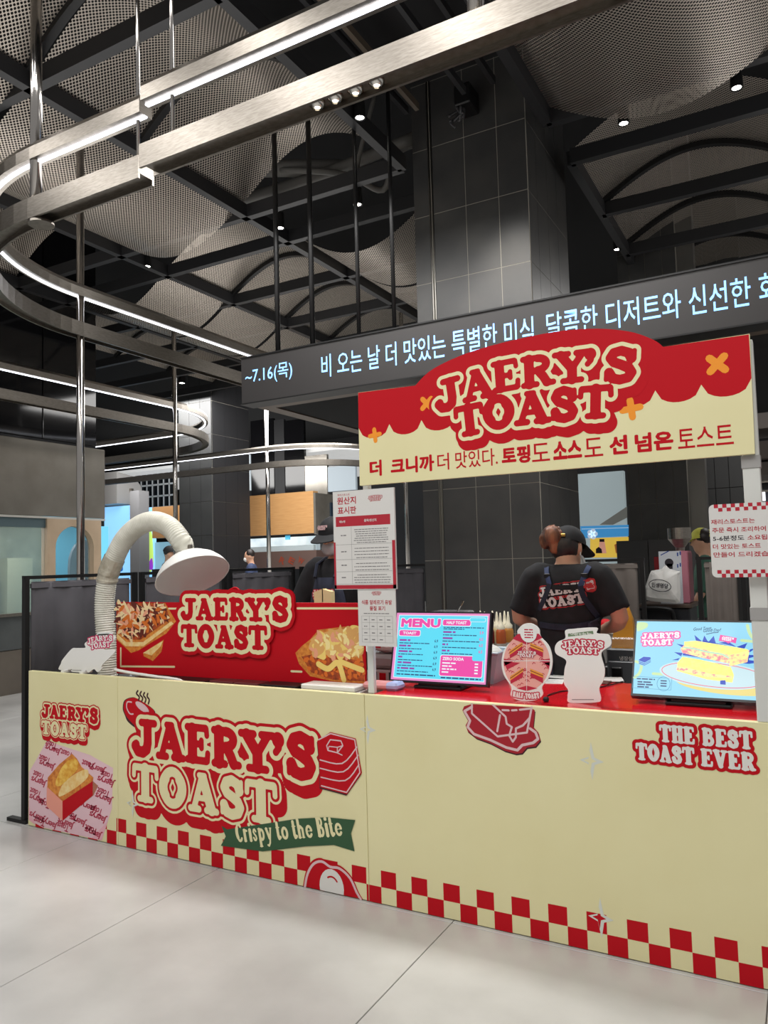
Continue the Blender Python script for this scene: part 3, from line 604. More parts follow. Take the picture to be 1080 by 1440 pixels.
# hall behind: far column, wooden kiosk fascias, lit screens, white ceiling with a glow put in
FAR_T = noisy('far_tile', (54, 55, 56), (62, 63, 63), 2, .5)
c2 = thing('far_column', 'distant dark tiled column left of the wooden kiosk', 'column', (at(275, 780, 12.6).x, 12.9, 0))
a, b = at(252, 700, 12.6).x, at(298, 700, 12.6).x
mesh_obj('core', MB().box(a+.01, b-.01, 12.62, 13.9, 0, 6.58), TGROUT, c2)
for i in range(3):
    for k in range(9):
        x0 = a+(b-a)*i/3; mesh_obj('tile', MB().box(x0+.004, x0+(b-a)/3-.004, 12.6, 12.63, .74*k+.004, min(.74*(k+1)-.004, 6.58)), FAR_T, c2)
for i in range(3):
    for k in range(9): mesh_obj('tile', MB().box(b-.03, b, 12.64+.42*i, 12.64+.42*(i+1)-.008, .74*k+.004, min(.74*(k+1)-.004, 6.58)), mat('far_tile_shaded', (34, 34, 36), .5), c2)  # side tiles darker than the front: shade put into the colour
kA = thing('kiosk', 'kiosk with broad plain wooden fascia behind the red menu board', 'kiosk', (at(370, 780, 15).x, 16, 0))
mesh_obj('fascia', pbox(298, 441, 696, 753, 15, .2), WOOD, kA)
q0 = at(441, 720, 15); mesh_obj('side_panel', MB().box(q0.x-.0, q0.x+.06, 15.0, 17.4, at(441, 751, 15).z, at(441, 693, 15).z), HOODM, kA)
mesh_obj('screen', MB().box(q0.x+.07, q0.x+.1, 15.6, 16.9, at(441, 745, 15).z, at(441, 705, 15).z), mat('kiosk_screen', (40, 52, 64), .3, emit=.15), kA)
mesh_obj('counter', pbox(300, 445, 776, 801, 15.2, .5), mat('kiosk_counter', (104, 84, 78), .4), kA)
mesh_obj('kiosk_wall', pbox(300, 338, 755, 800, 15.3, .2), mat('kiosk_grey', (98, 102, 96), .4), kA)
mesh_obj('lit_back', pbox(336, 445, 756, 800, 18, .2), noisy('kiosk_lit_back', (150, 172, 184), (214, 224, 226), 1.1, .5, emit=.55), kA)
mesh_obj('cabinet_glass', pbox(340, 441, 768, 777, 15.25, .1), mat('pale_glass', (196, 210, 214), .1, alpha=.6), kA)
for s, px in (('R', 397), ('E', 410), ('W', 423)): decal('counter_letter', fit(text(s, .03), at(px-4, 788, 15.19).x, at(px, 793, 15.19).z, at(px+4, 788, 15.19).x, at(px, 784, 15.19).z, rot=-.5), Plane((0, 15.19, 0)), 1, mat('rust_letter', (150, 64, 44), .5), kA)
mesh_obj('sign', pbox(401, 407, 753, 759, 15.1, .04), mat('kiosk_blue_sign', (90, 190, 230), .4, emit=.6), kA)
kB = thing('kiosk', 'small wooden kiosk fascia visible behind the white flexible duct', 'kiosk', (at(230, 780, 16).x, 16.5, 0))
mesh_obj('fascia', pbox(214, 252, 712, 756, 16, .3), mat('kiosk_wood_plain', (196, 146, 96), .5), kB)
mesh_obj('lit_counter', pbox(218, 250, 762, 800, 16.2, .2), mat('kiosk_pale_blue', (140, 190, 214), .5, emit=.6), kB)
mesh_obj('base', pbox(214, 252, 800, 880, 16.1, .4), FAR, kB)
SB = mat('screen_sky_blue', (138, 198, 244), .4, emit=1.0)
for lab, px0, px1 in (('tall pale blue lit screen right of the steel hood', 147, 182), ('tall blue lit screen with green cactus picture behind the duct', 197, 215)):
    s = thing('lit_screen', lab, 'screen', (at((px0+px1)/2, 780, 17).x, 17, 0), 'lit blue screens')
    mesh_obj('panel', pbox(px0, px1, 714 if px0 > 150 else 712, 880, 17, .15), SB, s)
    plS = Plane((0, 17, 0)); P = lambda x, y: (at(x, y, 17).x, at(x, y, 17).z)
    if px0 > 190:
        decal('cactus', D2().poly(catmull([P(201, 800), P(199, 775), P(202, 752), P(209, 744), P(214, 752), P(215, 800)], 4)), plS, 1, mat('cactus_green', (190, 224, 110), .5, emit=.7), s)
        decal('flower', D2().poly(catmull([P(196, 763), P(199, 757), P(203, 763), P(200, 772)], 4)), plS, 2, mat('splash_blue', (36, 110, 200), .5, emit=.6), s)
        decal('plant', D2().poly(catmull([P(209, 800), P(210, 790), P(214, 785), P(215, 800)], 4)), plS, 3, mat('plant_purple', (150, 60, 200), .5, emit=.6), s)
    else: decal('berry', D2().poly(catmull([P(161, 803), P(162, 793), P(167, 790), P(172, 795), P(172, 803)], 4)), plS, 1, mat('berry_blue', (40, 110, 190), .5, emit=.5), s)
pl2 = thing('dark_pillar', 'dark narrow pillar standing between the two blue screens', 'pillar', (at(190, 780, 16.8).x, 17, 0))
mesh_obj('shaft', pbox(183, 196, 690, 880, 16.5, .4), mat('pillar_grey', (150, 150, 152), .4), pl2)
lc = struct('glowing_white_ceiling', MB().box(-24, -11.5, 19.2, 25.9, 4.95, 5.05), mat('white_ceiling', (226, 226, 224), .6, emit=.55))  # plain white ceiling; its lit look is put in as emission
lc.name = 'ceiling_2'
wg = struct('window_1', pbox(192, 247, 664, 714, 20, .1), mat('window_night', (22, 26, 30), .15))
plW = Plane((0, 20, 0)); d = D2()
for k in range(8): xx = at(192+55*k/7, 690, 20).x; d.rect(xx-.025, at(220, 714, 20).z, xx+.025, at(220, 664, 20).z)
for py in (664, 682, 698, 714): d.rect(at(192, 690, 20).x, at(220, py, 20).z-.03, at(247, 690, 20).x, at(220, py, 20).z+.03)
mb = MB()
for f in d.f: mb.prism([d.v[i] for i in f], Plane((0, 19.97, 0)), -.02)
mesh_obj('window_frame', mb, mat('window_white', (220, 222, 222), .5), wg)
sf = thing('bulkhead', 'rounded pale grey bulkhead above the left blue screen', 'bulkhead', at(170, 700, 17.5))
p0, p1 = at(149, 690, 17.5), at(192, 690, 17.5)
mesh_obj('shell', MB().sweep([(p0.x, 17.5, at(170, 690, 17.5).z), (p1.x, 17.5, at(170, 690, 17.5).z)], [(.8, -.5), (-.2, -.5), (-.2, .1), (.1, .4), (.8, .5)]), mat('bulkhead_grey', (170, 168, 166), .4), sf)
mesh_obj('band', MB().box(p0.x, p1.x+.1, 17.2, 17.29, p0.z-.2, p0.z-.05), STEEL, sf); mesh_obj('mullion', MB().box(p0.x, p0.x+.12, 17.3, 17.6, 0, p0.z), HOODM, sf)
mk = thing('mirror_wall', 'band of black mirror panels and steel above the wooden kiosk', 'panel', (at(430, 690, 19).x, 19, 0))
for px0, px1, py0, py1, m in ((338, 352, 640, 690, mat('bright_gap', (190, 200, 205), .5, emit=.5)), (353, 385, 590, 700, GLOSS), (386, 400, 590, 700, FAR), (401, 428, 590, 700, GLOSS), (429, 460, 640, 700, HOODM), (461, 500, 655, 690, mat('bright_gap2', (170, 182, 190), .5, emit=.5))):
    mesh_obj('panel', pbox(px0, px1, py0, py1, 19, .1), m, mk)
mesh_obj('stand', MB().box(at(440, 700, 19).x, at(460, 700, 19).x, 19.1, 19.3, 0, at(430, 700, 19).z), FAR, mk)

# right of the centre: lit poster, second column, cabinets
ps = thing('lit_poster', 'tall lit poster with blue banner and yellow food picture behind the worker', 'poster', (at(850, 800, 9.4).x, 9.4, 0))
P = lambda x, y: (at(x, y, 9.4).x, at(x, y, 9.4).z)
mesh_obj('panel', pbox(813, 884, 664, 980, 9.4, .1), mat('poster_pale', (176, 192, 196), .4, emit=.45), ps)
plP = Plane((0, 9.4, 0))
def pq(n, pts, l, m): return decal(n, D2().poly([P(*q) for q in pts]), plP, l*3, m, ps)
pq('curved_shade', [(843, 738), (882, 712), (882, 728), (862, 738)], 1, mat('poster_shade', (132, 134, 130), .4, emit=.25))
pq('blue_band', [(816, 740), (884, 738), (884, 754), (818, 757)], 1, mat('poster_blue', (70, 156, 220), .4, emit=.5))
pq('blue_band_line', [(818, 743.5), (884, 741.5), (884, 742.4), (818, 744.4)], 2, mat('poster_line', (190, 220, 240), .4, emit=.5))
pq('yellow_field', [(830, 757), (884, 755), (884, 784), (830, 784)], 1, mat('poster_yellow', (246, 206, 84), .4, emit=.5))
d = D2()
for k in range(5): a_ = 2*PI*k/5; c = P(833, 751); d.ell(c[0]+.035*math.cos(a_), c[1]+.035*math.sin(a_), .032, .032, 10)
decal('flower', d, plP, 8, mat('poster_flower', (206, 224, 246), .4, emit=.5), ps)
pq('jar', [(843, 760), (850, 760), (853, 778), (842, 778)], 2, mat('poster_pink', (236, 170, 150), .4, emit=.4)); pq('jar_lid', [(843, 758), (850, 758), (850, 762), (843, 762)], 3, DARKP); pq('hat', [(838, 778), (838, 772), (842, 769), (846, 772), (847, 778)], 3, DARKP)
pq('toast_picture', [(864, 766), (872, 762), (873, 776), (866, 778)], 2, mat('poster_brown', (190, 120, 60), .4, emit=.3))
c3 = thing('tiled_pillar', 'charcoal tiled pillar right of the lit poster behind the grinder', 'column', (at(930, 780, 9.2).x, 9.6, 0))
x0, x1 = at(884.5, 720, 9.2).x, at(969, 720, 9.2).x
mesh_obj('core', MB().box(x0+.002, x1-.002, 9.203, 10.5, 0, 6.58), mat('pillar_joint', (112, 108, 100), .8), c3)
es = [x0, at(901, 720, 9.2).x, at(924, 720, 9.2).x, at(949, 720, 9.2).x, x1]
for i in range(4):
    for k in range(11): mesh_obj('tile', MB().box(es[i]+.003, es[i+1]-.003, 9.2, 9.23, max(.6*k-.27, 0)+.003, .6*k+.33-.003), TILE, c3)
mesh_obj('edge_post', MB().box(x1, x1+.18, 9.3, 9.5, 0, 6.58), mat('edge_steel', (120, 118, 114), .35, .6), c3)
c4 = thing('far_dark_wall', 'dark tiled wall segment behind the yellow capped person', 'wall', (at(1010, 780, 11).x, 11, 0))
xs4 = [at(px, 720, 11).x for px in (980, 1008, 1028, 1060)]
mesh_obj('core', MB().box(xs4[0], xs4[-1], 11.03, 11.3, 0, 6.58), mat('joint_dark', (58, 57, 55), .8), c4)
for i in range(3):
    for k in range(11): mesh_obj('tile', MB().box(xs4[i]+.004, xs4[i+1]-.004, 11, 11.04, .6*k+.004, min(.6*k+.596, 6.58)), mat('dark_wall_tile', (52, 52, 52), .5), c4)
dk = thing('duct_run', 'grey ventilation ducts and shelf lights at the right edge behind the post', 'duct', (at(1075, 640, 9).x, 9, 0))
mesh_obj('duct', pbox(1050, 1140, 560, 600, 9.0, .8), mat('duct_grey', (120, 112, 106), .5), dk); mesh_obj('duct', pbox(1050, 1140, 618, 642, 9.0, .8), mat('duct_grey', (120, 112, 106), .5), dk); mesh_obj('duct', pbox(1052, 1140, 648, 666, 9.2, .8), mat('duct_grey', (120, 112, 106), .5), dk)
mesh_obj('rack', pbox(1050, 1140, 668, 720, 12, .3), mat('rack_dark', (40, 42, 50), .5), dk)
for py in (675, 688): mesh_obj('rack_bar', pbox(1050, 1140, py, py+2.5, 11.9, .08), STEEL, dk)
mesh_obj('lamp', pbox(1070, 1076, 692, 704, 11.9, .08), mat('rack_lamp', (250, 250, 255), .5, emit=1.5), dk)
mesh_obj('support', MB().box(at(1100, 700, 9.5).x, at(1106, 700, 9.5).x, 9.3, 9.5, 0, at(1100, 560, 9).z), FAR, dk)
cb = thing('cabinet', 'pair of dark grey cabinets standing behind the grinder', 'cabinet', (at(930, 800, 8.6).x, 8.8, 0))
mesh_obj('body', pbox(872, 916, 760, 990, 8.6, .5), mat('cabinet_grey', (58, 58, 60), .5), cb); mesh_obj('body', pbox(917, 975, 758, 990, 8.6, .5), mat('cabinet_grey2', (66, 65, 66), .5), cb)
mesh_obj('red_panel', pbox(920, 931, 783, 805, 8.58, .02), mat('red_panel', (150, 16, 30), .5), cb)

# ================================================================== THE STALL
YP = 3.07
plC = Plane((0, YP, 0))
Pc = lambda px, py: (at(px, py, YP).x, at(px, py, YP).z)
CH = .935
PANEL = noisy('panel_cream', (228, 220, 170), (232, 225, 177), 2, .42)
EDGE = mat('panel_edge', (206, 200, 168), .6)
def panel(name, label, x0, x1):
    t = thing(name, label, 'counter panel', ((x0+x1)/2, YP+.015, 0), 'cream printed counter panels')
    mesh_obj('board', MB().bbox(x0+.001, x1-.001, YP, YP+.03, .004, CH, .002), PANEL, t); return t
pnL = panel('counter_panel', 'narrow cream panel printed with logo and boxed toast on pink paper', -4.238, -3.458)
pnM = panel('counter_panel', 'cream counter panel with big red toast logo and green ribbon', -3.458, -1.83)
pnR = panel('counter_panel', 'long cream counter panel with THE BEST TOAST EVER lettering', -1.83, .9)
CW, CHH = .0775, .0735
def checks(parent, x0, x1, layer=1, skip=lambda i, r: False):
    d = D2(); i0 = math.floor((x0+3.47)/CW)
    for i in range(i0, int((x1+3.47)/CW)+2):
        for r in (0, 1):
            if (i + r) % 2 == 1 and not skip(i, r):
                a, b = max(-3.47+i*CW, x0), min(-3.47+(i+1)*CW, x1)
                if b > a: d.rect(a, r*CHH+.004, b, (r+1)*CHH+.004)
    decal('checker_print', d, plC, layer, RED, parent)
checks(pnM, -3.456, -1.832); checks(pnR, -1.828, .898)
LAY_MAIN = [('logo_shadow', '12', .044, (.018, -.042), RED), ('logo_outline', '12', .0285, None, CREAM), ('toast_outline', '2', .0165, None, RED), ('name_fill', '1', .006, None, RED), ('toast_fill', '2', .003, None, CREAM)]
put_logo(BIGL, LAY_MAIN, plC, BIGL.cx, BIGL.cy, BIGL.w, pnM, 4)
# small pictures around the logo
Q = lambda x, y: Pc(160 + x/3, 960 + y/3)
def Qs(pts): return [Q(*p) for p in pts]
decal('cup_shadow', D2().poly(catmull(Qs([(38, 110), (45, 75), (75, 62), (100, 68), (165, 110), (172, 140), (130, 190), (95, 192), (60, 165), (48, 140)]))), plC, 1, DKRED, pnM)
decal('cup', D2().poly(catmull(Qs([(42, 105), (50, 75), (78, 64), (105, 70), (165, 112), (168, 135), (140, 190), (98, 185), (68, 160), (50, 135)]))), plC, 2, RED, pnM)
d = D2(); e = Q(120, 103); d.ell(*e, .056, .02, 20, -.42); decal('cup_mouth', d, plC, 3, PINKP, pnM)
decal('cup_handle', D2().line(catmull(Qs([(75, 82), (58, 82), (55, 105), (68, 130), (82, 132)]), 5, False), .008), plC, 3, PINKP, pnM)
d = D2()
for k in range(4): d.line(catmull(Qs([(102+k*14, 34+k*4), (96+k*15, 46+k*4), (108+k*14, 60+k*4), (104+k*14, 74+k*5)]), 5, False), .010)
decal('cup_steam', d, plC, 2, DKRED, pnM)
hexp = [(860, 245), (915, 208), (1022, 235), (1048, 380), (985, 470), (872, 440), (868, 330)]
decal('stack_shadow', D2().poly(Qs([(x-2, y+6) for x, y in hexp])), plC, 10, DKRED, pnM); decal('bread_stack', D2().poly(Qs(hexp)), plC, 11, RED, pnM)
d = D2(); d.line(Qs([(866, 240), (916, 214), (1018, 240), (1040, 378), (984, 462), (878, 434)]), .006)
for a in ([(872, 325), (965, 340), (1028, 270)], [(872, 360), (970, 375), (1033, 305)], [(876, 398), (978, 412), (1036, 345)]): d.line(catmull(Qs(a), 4, False), .006)
d.line(Qs([(900, 265), (915, 240), (960, 245), (968, 265), (945, 295), (905, 285)]), .006, True); d.line(Qs([(905, 285), (910, 268), (945, 272), (968, 265)]), .005); d.line(Qs([(945, 272), (945, 295), (965, 305)]), .005)
decal('stack_lines', d, plC, 12, PINKP, pnM)
EG = lambda pts: [Pc(400 + x/3.176, 1100 + y/3.176) for x, y in pts]
egg = [(84, 476), (96, 400), (125, 350), (165, 338), (205, 364), (250, 372), (300, 420), (332, 490), (352, 540)]
e0 = [(p[0], max(p[1], .006)) for p in EG(egg)]
b0, b1 = (e0[0][0], .006), (e0[-1][0], .006)
decal('egg_print', D2().poly([b0] + catmull(e0, 4, False) + [b1]), plC, 6, RED, pnM)
decal('egg_line', D2().line([(x*.93 + .07*-2.03, y*.9) for x, y in catmull(e0, 4, False)], .012), plC, 7, PINKP, pnM)
yk = EG([(212, 470)])[0]; yp = [(yk[0]+.068*math.cos(a), max(yk[1]+.085*math.sin(a), .006)) for a in [2*PI*k/24 for k in range(24)]]
decal('egg_yolk', D2().poly(yp), plC, 8, OFFW, pnM)
decal('egg_glint', D2().line([(yk[0]+.04*math.cos(a), yk[1]+.05*math.sin(a)) for a in [.7+1.4*k/6 for k in range(7)]], .008), plC, 9, RED, pnM)
g = lambda pts: [Pc(*p) for p in pts]
rib = g([(312, 1161), (320, 1166), (360, 1160), (420, 1151), (460, 1149), (500, 1153), (494, 1172), (499, 1197), (470, 1188), (430, 1190), (370, 1197), (311, 1189), (318, 1176)])
decal('green_ribbon', D2().poly(rib), plC, 10, GREEN, pnM)
WID = {' ': .42, 'i': .48, "'": .35, 't': .6, 'r': .68, 's': .68, 'J': .9, 'S': .85, 'E': .85, 'L': .85, 'F': .85}
def word(s, x0, x1, y0, y1, y2=None, cell=.004, bow=0, bold=0.0):
    tot = sum(WID.get(c, .95) for c in s); u = (x1-x0)/tot; x = x0; it = []; y2 = 0 if y2 is None else y2
    for c in s:
        wd = WID.get(c, .95)*u
        if c != ' ':
            f = (x+wd/2-x0)/(x1-x0); dz = y2*f + bow*4*f*(1-f); it.append((c, x+wd*.03, x+wd*.97, y0+dz, y1+dz, math.atan2(y2 + bow*4*(1-2*f), x1-x0)))
        x += wd
    p = (y1-y0)*.6; xs = np.arange(x0-p, x1+p, cell); ys = np.arange(y0-p-abs(y2), y1+p+abs(y2)+max(bow, 0), cell); X, Y = np.meshgrid(xs, ys)
    D = sdf_letters(it, X, Y); return lambda lev: iso(D, xs, ys, lev)
a, b = Pc(332, 1187), Pc(482, 1178)
decal('ribbon_lettering', word('Crispy to the Bite', a[0], b[0], a[1]+.008, a[1]+.105, b[1]-a[1], .003)(-.0035), plC, 11, CREAM, pnM)
def sparkle(px, py, s, parent, layer=2):
    c = Pc(px, py); out = []; inn = []
    for k in range(8):
        r = s*(1.0 if k % 2 == 0 else .34)*(1.25 if k in (2, 6) else 1); a = PI*k/4; out.append((c[0]+r*math.cos(a)*.8, c[1]+r*math.sin(a)))
        inn.append((c[0]-s*.1+r*.55*math.cos(a)*.8, c[1]+r*.55*math.sin(a)))
    n = len(out); d = D2()
    for k in range(n): d.poly([out[k], out[(k+1) % n], inn[(k+1) % n], inn[k]])
    decal('sparkle', d, plC, layer, SPARK, parent)
sparkle(517, 1026, .055, pnR); sparkle(832, 1070, .06, pnR); sparkle(845, 1291, .062, pnR); sparkle(187, 1130, .06, pnM, 9)
BU = lambda pts: [(lambda p: (p[0], min(p[1], .932)))(Pc(630 + x/4.5, 970 + y/4.5)) for x, y in pts]
bo = [(92, 130), (102, 105), (150, 90), (520, 110), (550, 130), (540, 235), (572, 270), (586, 320), (555, 358), (500, 365), (470, 400), (430, 405), (360, 385), (270, 338), (180, 305), (125, 262), (112, 225), (128, 195)]
decal('butter_shadow', D2().poly(BU([(x+4, y+10) for x, y in bo])), plC, 2, DKRED, pnR); decal('butter_print', D2().poly(BU(bo)), plC, 3, mat('print_deep_red', (168, 14, 36), .42), pnR)
d = D2(); d.line(BU([(152, 108), (105, 135), (140, 195), (125, 235), (165, 280), (270, 318), (370, 365), (440, 382), (470, 350), (540, 335), (570, 310), (555, 270), (520, 245)]), .011)
for l_ in ([(152, 90), (152, 150), (315, 295), (500, 270), (530, 100)], [(285, 95), (365, 170), (372, 215), (405, 235), (388, 290), (410, 328), (430, 300), (430, 245), (475, 225), (515, 180)], [(345, 128), (385, 130)], [(405, 130), (435, 128)], [(455, 126), (525, 118)], [(330, 160), (312, 262)]): d.line(BU(l_), .0085)
decal('butter_lines', d, plC, 4, PINKP, pnR)
for kk, (s, x0, x1, z0, z1) in enumerate((('THE', -.526, -.400, .836, .902), ('BEST', -.376, -.204, .836, .902), ('TOAST', -.616, -.404, .760, .826), ('EVER', -.384, -.200, .760, .826))):
    f = word(s, x0, x1, z0, z1, 0, .0035); decal('slogan_outline', f(.0125), plC, 2 + kk, RED, pnR); decal('slogan_letters', f(.0), plC, 7, OFFW, pnR)
# left panel: logo, pink paper, boxed toast
put_logo(SMALL, LAY_MAIN, plC, -3.862, .655, .50, pnL, 6, hscale=1.0)
L6 = lambda pts: [(lambda p: (min(max(p[0], -4.23), -3.466), max(p[1], .01)))(Pc(x/6, 960 + y/6)) for x, y in pts]
checks(pnL, -4.232, -3.462)
decal('pink_paper', D2().poly(L6([(395, 490), (300, 660), (215, 750), (170, 1140), (360, 1250), (560, 1310), (860, 1350), (945, 1060), (955, 720), (760, 610)])), plC, 2, mat('wrap_pink', (232, 196, 204), .5), pnL)
decal('paper_fold', D2().poly(L6([(190, 1020), (170, 1140), (300, 1200), (260, 1100)])), plC, 3, mat('wrap_pink2', (236, 178, 190), .5), pnL)
decal('paper_fold', D2().poly(L6([(860, 1350), (770, 1335), (910, 1170)])), plC, 3, mat('wrap_pink2', (236, 178, 190), .5), pnL)
d = D2(); jt, tt = text('Jaerys', .02, .9, .3), text('Toast', .02, .9, .3)
for k, (x, y) in enumerate(((450, 560), (400, 690), (330, 830), (270, 970), (230, 1110), (420, 1220), (560, 1180), (660, 1160), (830, 1130), (880, 970), (790, 1310), (905, 830), (820, 720), (740, 1040))):
    c = L6([(x, y)])[0]; c = (min(max(c[0], -4.15), -3.55), max(c[1], .045)); d.merge(fit(jt, c[0]-.075, c[1]-.026, c[0]+.075, c[1]+.026, rot=PI-.16))
for k, (x, y) in enumerate(((430, 520), (375, 645), (325, 780), (250, 915), (370, 1020), (330, 1170), (530, 1270), (560, 600), (740, 690), (900, 780), (870, 925), (810, 1075), (765, 1240), (600, 1120))):
    c = L6([(x, y)])[0]; c = (min(max(c[0], -4.17), -3.53), max(c[1], .04)); d.merge(fit(tt, c[0]-.05, c[1]-.02, c[0]+.05, c[1]+.02, rot=PI-.16))
decal('paper_lettering', d, plC, 4, mat('wrap_red', (176, 30, 66), .5), pnL)
CRUST = noisy('print_crust', (196, 104, 34), (228, 150, 60), 40, .5); EGGY = noisy('print_egg', (222, 150, 30), (246, 206, 96), 30, .5); BREAD = noisy('print_bread', (236, 190, 110), (246, 222, 160), 30, .5); BROWN = noisy('print_brown', (120, 44, 16), (196, 84, 26), 45, .5); CHEESE = mat('print_cheese', (244, 214, 120), .5); TAN = mat('print_tan', (226, 172, 100), .5); SHRED = mat('print_shred', (240, 214, 164), .5); MEAT = mat('print_meat', (236, 164, 130), .5)
decal('toast_crust', D2().poly(L6([(405, 800), (500, 690), (610, 600), (650, 640), (690, 710), (790, 800), (780, 860), (530, 1000), (400, 890)])), plC, 5, CRUST, pnL)
decal('toast_inside', D2().poly(catmull(L6([(500, 960), (530, 860), (620, 780), (730, 730), (740, 800), (620, 900)]))), plC, 6, BREAD, pnL)
decal('toast_egg', D2().poly(catmull(L6([(470, 850), (520, 720), (590, 650), (650, 650), (660, 720), (590, 800), (510, 870)]))), plC, 7, EGGY, pnL)
decal('box_side', D2().poly(L6([(530, 1000), (785, 830), (785, 950), (530, 1165)])), plC, 8, RED, pnL); decal('box_front', D2().poly(L6([(397, 875), (530, 1000), (530, 1165), (395, 1040)])), plC, 8, mat('box_salmon', (240, 160, 140), .5), pnL)
decal('box_shadow_piece', D2().poly(L6([(785, 830), (830, 870), (790, 950), (620, 1085), (700, 1000), (785, 940)])), plC, 5, mat('box_brown', (176, 110, 84), .5), pnL)

# red counter top, work table behind the left panels
ct = thing('countertop', 'glossy red counter top carrying the two screens', 'countertop', (-.5, 3.4, .9))
mesh_obj('slab', MB().bbox(-1.80, .9, YP+.032, 3.78, .90, CH, .004), REDTOP, ct)
mesh_obj('base', MB().box(-1.78, .9, 3.15, 3.74, 0, .90), mat('base_white', (190, 188, 182), .6), ct)
wt = thing('work_table', 'low steel work table behind the red menu board', 'table', (-2.7, 3.5, 0))
mesh_obj('top', MB().bbox(-3.75, -1.84, YP+.05, 3.95, .84, .875, .004), STEEL, wt)
for x in (-3.7, -1.9):
    for y in (3.2, 3.9): mesh_obj('leg', MB().box(x-.02, x+.02, y-.02, y+.02, 0, .84), STEEL, wt)
bt = thing('back_table', 'dark back work table behind the standing worker', 'table', (-1.6, 4.95, 0))
mesh_obj('top', MB().bbox(-2.8, -.2, 4.55, 5.25, .86, .90, .004), mat('table_dark', (58, 56, 56), .35), bt)
mesh_obj('front_panel', MB().box(-2.78, -.22, 4.6, 4.63, .1, .86), mat('table_front', (48, 48, 50), .5), bt)
for x in (-2.7, -.3): mesh_obj('leg', MB().box(x-.02, x+.02, 4.65, 5.2, 0, .86), BLACK, bt)

# ------------------------------------------------------------------ fascia sign on white posts
YS = 3.05; plS_ = Plane((0, YS, 0))
fs = thing('fascia_sign', 'big red and cream JAERY\'S TOAST sign board on white posts', 'sign', (-.98, 3.1, CH))
top = [(-1.809, 2.349), (-1.507, 2.341)] + catmull([(-1.507, 2.341), (-1.411, 2.406), (-1.204, 2.457), (-.908, 2.477), (-.715, 2.465), (-.564, 2.428), (-.472, 2.379), (-.437, 2.345)], 5, False)[1:] + [(-.136, 2.345)]
outl = top + [(-.142, 1.903), (-1.813, 1.907)]
outl = outl[::-1]
mesh_obj('board', MB().prism(outl, plS_, .022), PANEL, fs)
sc = []
edges = [-1.811, -1.646, -1.481, -1.312, -1.146, -.98, -.812, -.643, -.474, -.309, -.1385]
for a, b in zip(edges[:-1], edges[1:]):
    for k in range(9):
        f = k/8; sc.append((a+(b-a)*f, 2.180 - .056*math.sqrt(max(0, 1-(2*f-1)**2))))
red = [(x, y) for x, y in sc] + [(-.1385, 2.343)] + top[::-1][1:-1] + [(-1.8085, 2.348)]
decal('red_scallop', D2().poly(red), plS_, 1, RED, fs)
put_logo(ARCL, [('logo_shadow', '12', .032, (.012, -.030), RED), ('logo_outline', '12', .0195, None, CREAM), ('logo_letters', '12', .0035, None, RED)], plS_, ARCL.cx, ARCL.cy, ARCL.w, fs, 3)
def cross(x, y, s, rot, half=False):
    d = D2(); c, q = math.cos(rot), math.sin(rot); R_ = lambda a, b: (x + a*c - b*q, y + a*q + b*c)
    for ax in ((1, 0), (0, 1)):
        d.line([R_(-s*ax[0], -s*ax[1]), R_(s*ax[0], s*ax[1])], s*.78)
    decal('orange_flower', d, plS_, 2, ORANGE, fs)
cross(-1.724, 2.137, .027, .1); cross(-1.452, 2.252, .03, .75); cross(-.567, 2.120, .034, .1); cross(-.250, 2.250, .036, .8)
for s, x0, x1, bold in (('더', -1.757, -1.692, .02), ('크니까', -1.645, -1.424, .02), ('더', -1.409, -1.352, .004), ('맛있다.', -1.322, -1.126, .004), ('토핑', -1.108, -.982, .02), ('도', -.975, -.899, .004), ('소스', -.885, -.767, .02), ('도', -.757, -.683, .004), ('선', -.657, -.587, .02), ('넘은', -.560, -.418, .02), ('토스트', -.402, -.209, .004)):
    decal('slogan_text', fit(btext(s, .048) if bold > .01 else text(s, .006), x0, 1.945, x1, 2.02), plS_, 2, RED, fs)
for x, y0 in ((-1.812, CH-.03), (-.158, CH)):
    w_ = .017 if x < -1 else .029
    mesh_obj('post', MB().bbox(x-w_, x+w_, 3.074 if x > -1 else 3.104, 3.13, CH, 2.33 if x > -1 else 2.32, .003), POSTW, fs)
for z_ in (1.855, 1.30): mesh_obj('post_joint', MB().box(-.190, -.126, 3.070, 3.134, z_, z_+.045), mat('post_joint', (160, 158, 156), .5), fs)
# notices on the posts
YN = 3.035; plN = Plane((0, YN, 0)); N = lambda x, y: (lambda p: (p.x, p.z))(at(455 + x/6, 670 + y/6, YN))
PAPER = mat('notice_paper', (216, 214, 210), .55); NRED = mat('notice_red', (176, 32, 50), .5)
nb = thing('notice_board', 'white and red origin table board hanging left of the menu screen', 'notice', (-1.79, YN, 1.41), 'notices on the white posts')
corner = [N(90, 925), N(605, 920), N(582, 85), N(68, 125)]
x0, x1, z0, z1 = -1.955, -1.625, 1.425, 1.885
mesh_obj('backing', MB().box(x0, x1, YN, YN+.012, z0-.002, z1), PAPER, nb)
zm = 1.645
decal('red_border', D2().rect(x0, z0, x1, z0+.018).rect(x0, z0, x0+.010, zm).rect(x1-.016, z0, x1, zm), plN, 1, NRED, nb)
decal('header_band', D2().rect(x0+.014, 1.718, x1-.022, 1.765), plN, 1, NRED, nb)
decal('title', fit(btext('원산지', .03), x0+.024, 1.822, x0+.128, 1.858).merge(fit(btext('표시판', .03), x0+.026, 1.776, x0+.128, 1.812)).merge(fit(text('재리스토스트', .01), x0+.026, 1.863, x0+.095, 1.873)), plN, 1, NRED, nb)
decal('header_text', fit(text('메뉴명', .02), x0+.034, 1.735, x0+.066, 1.747), plN, 2, PAPER, nb)
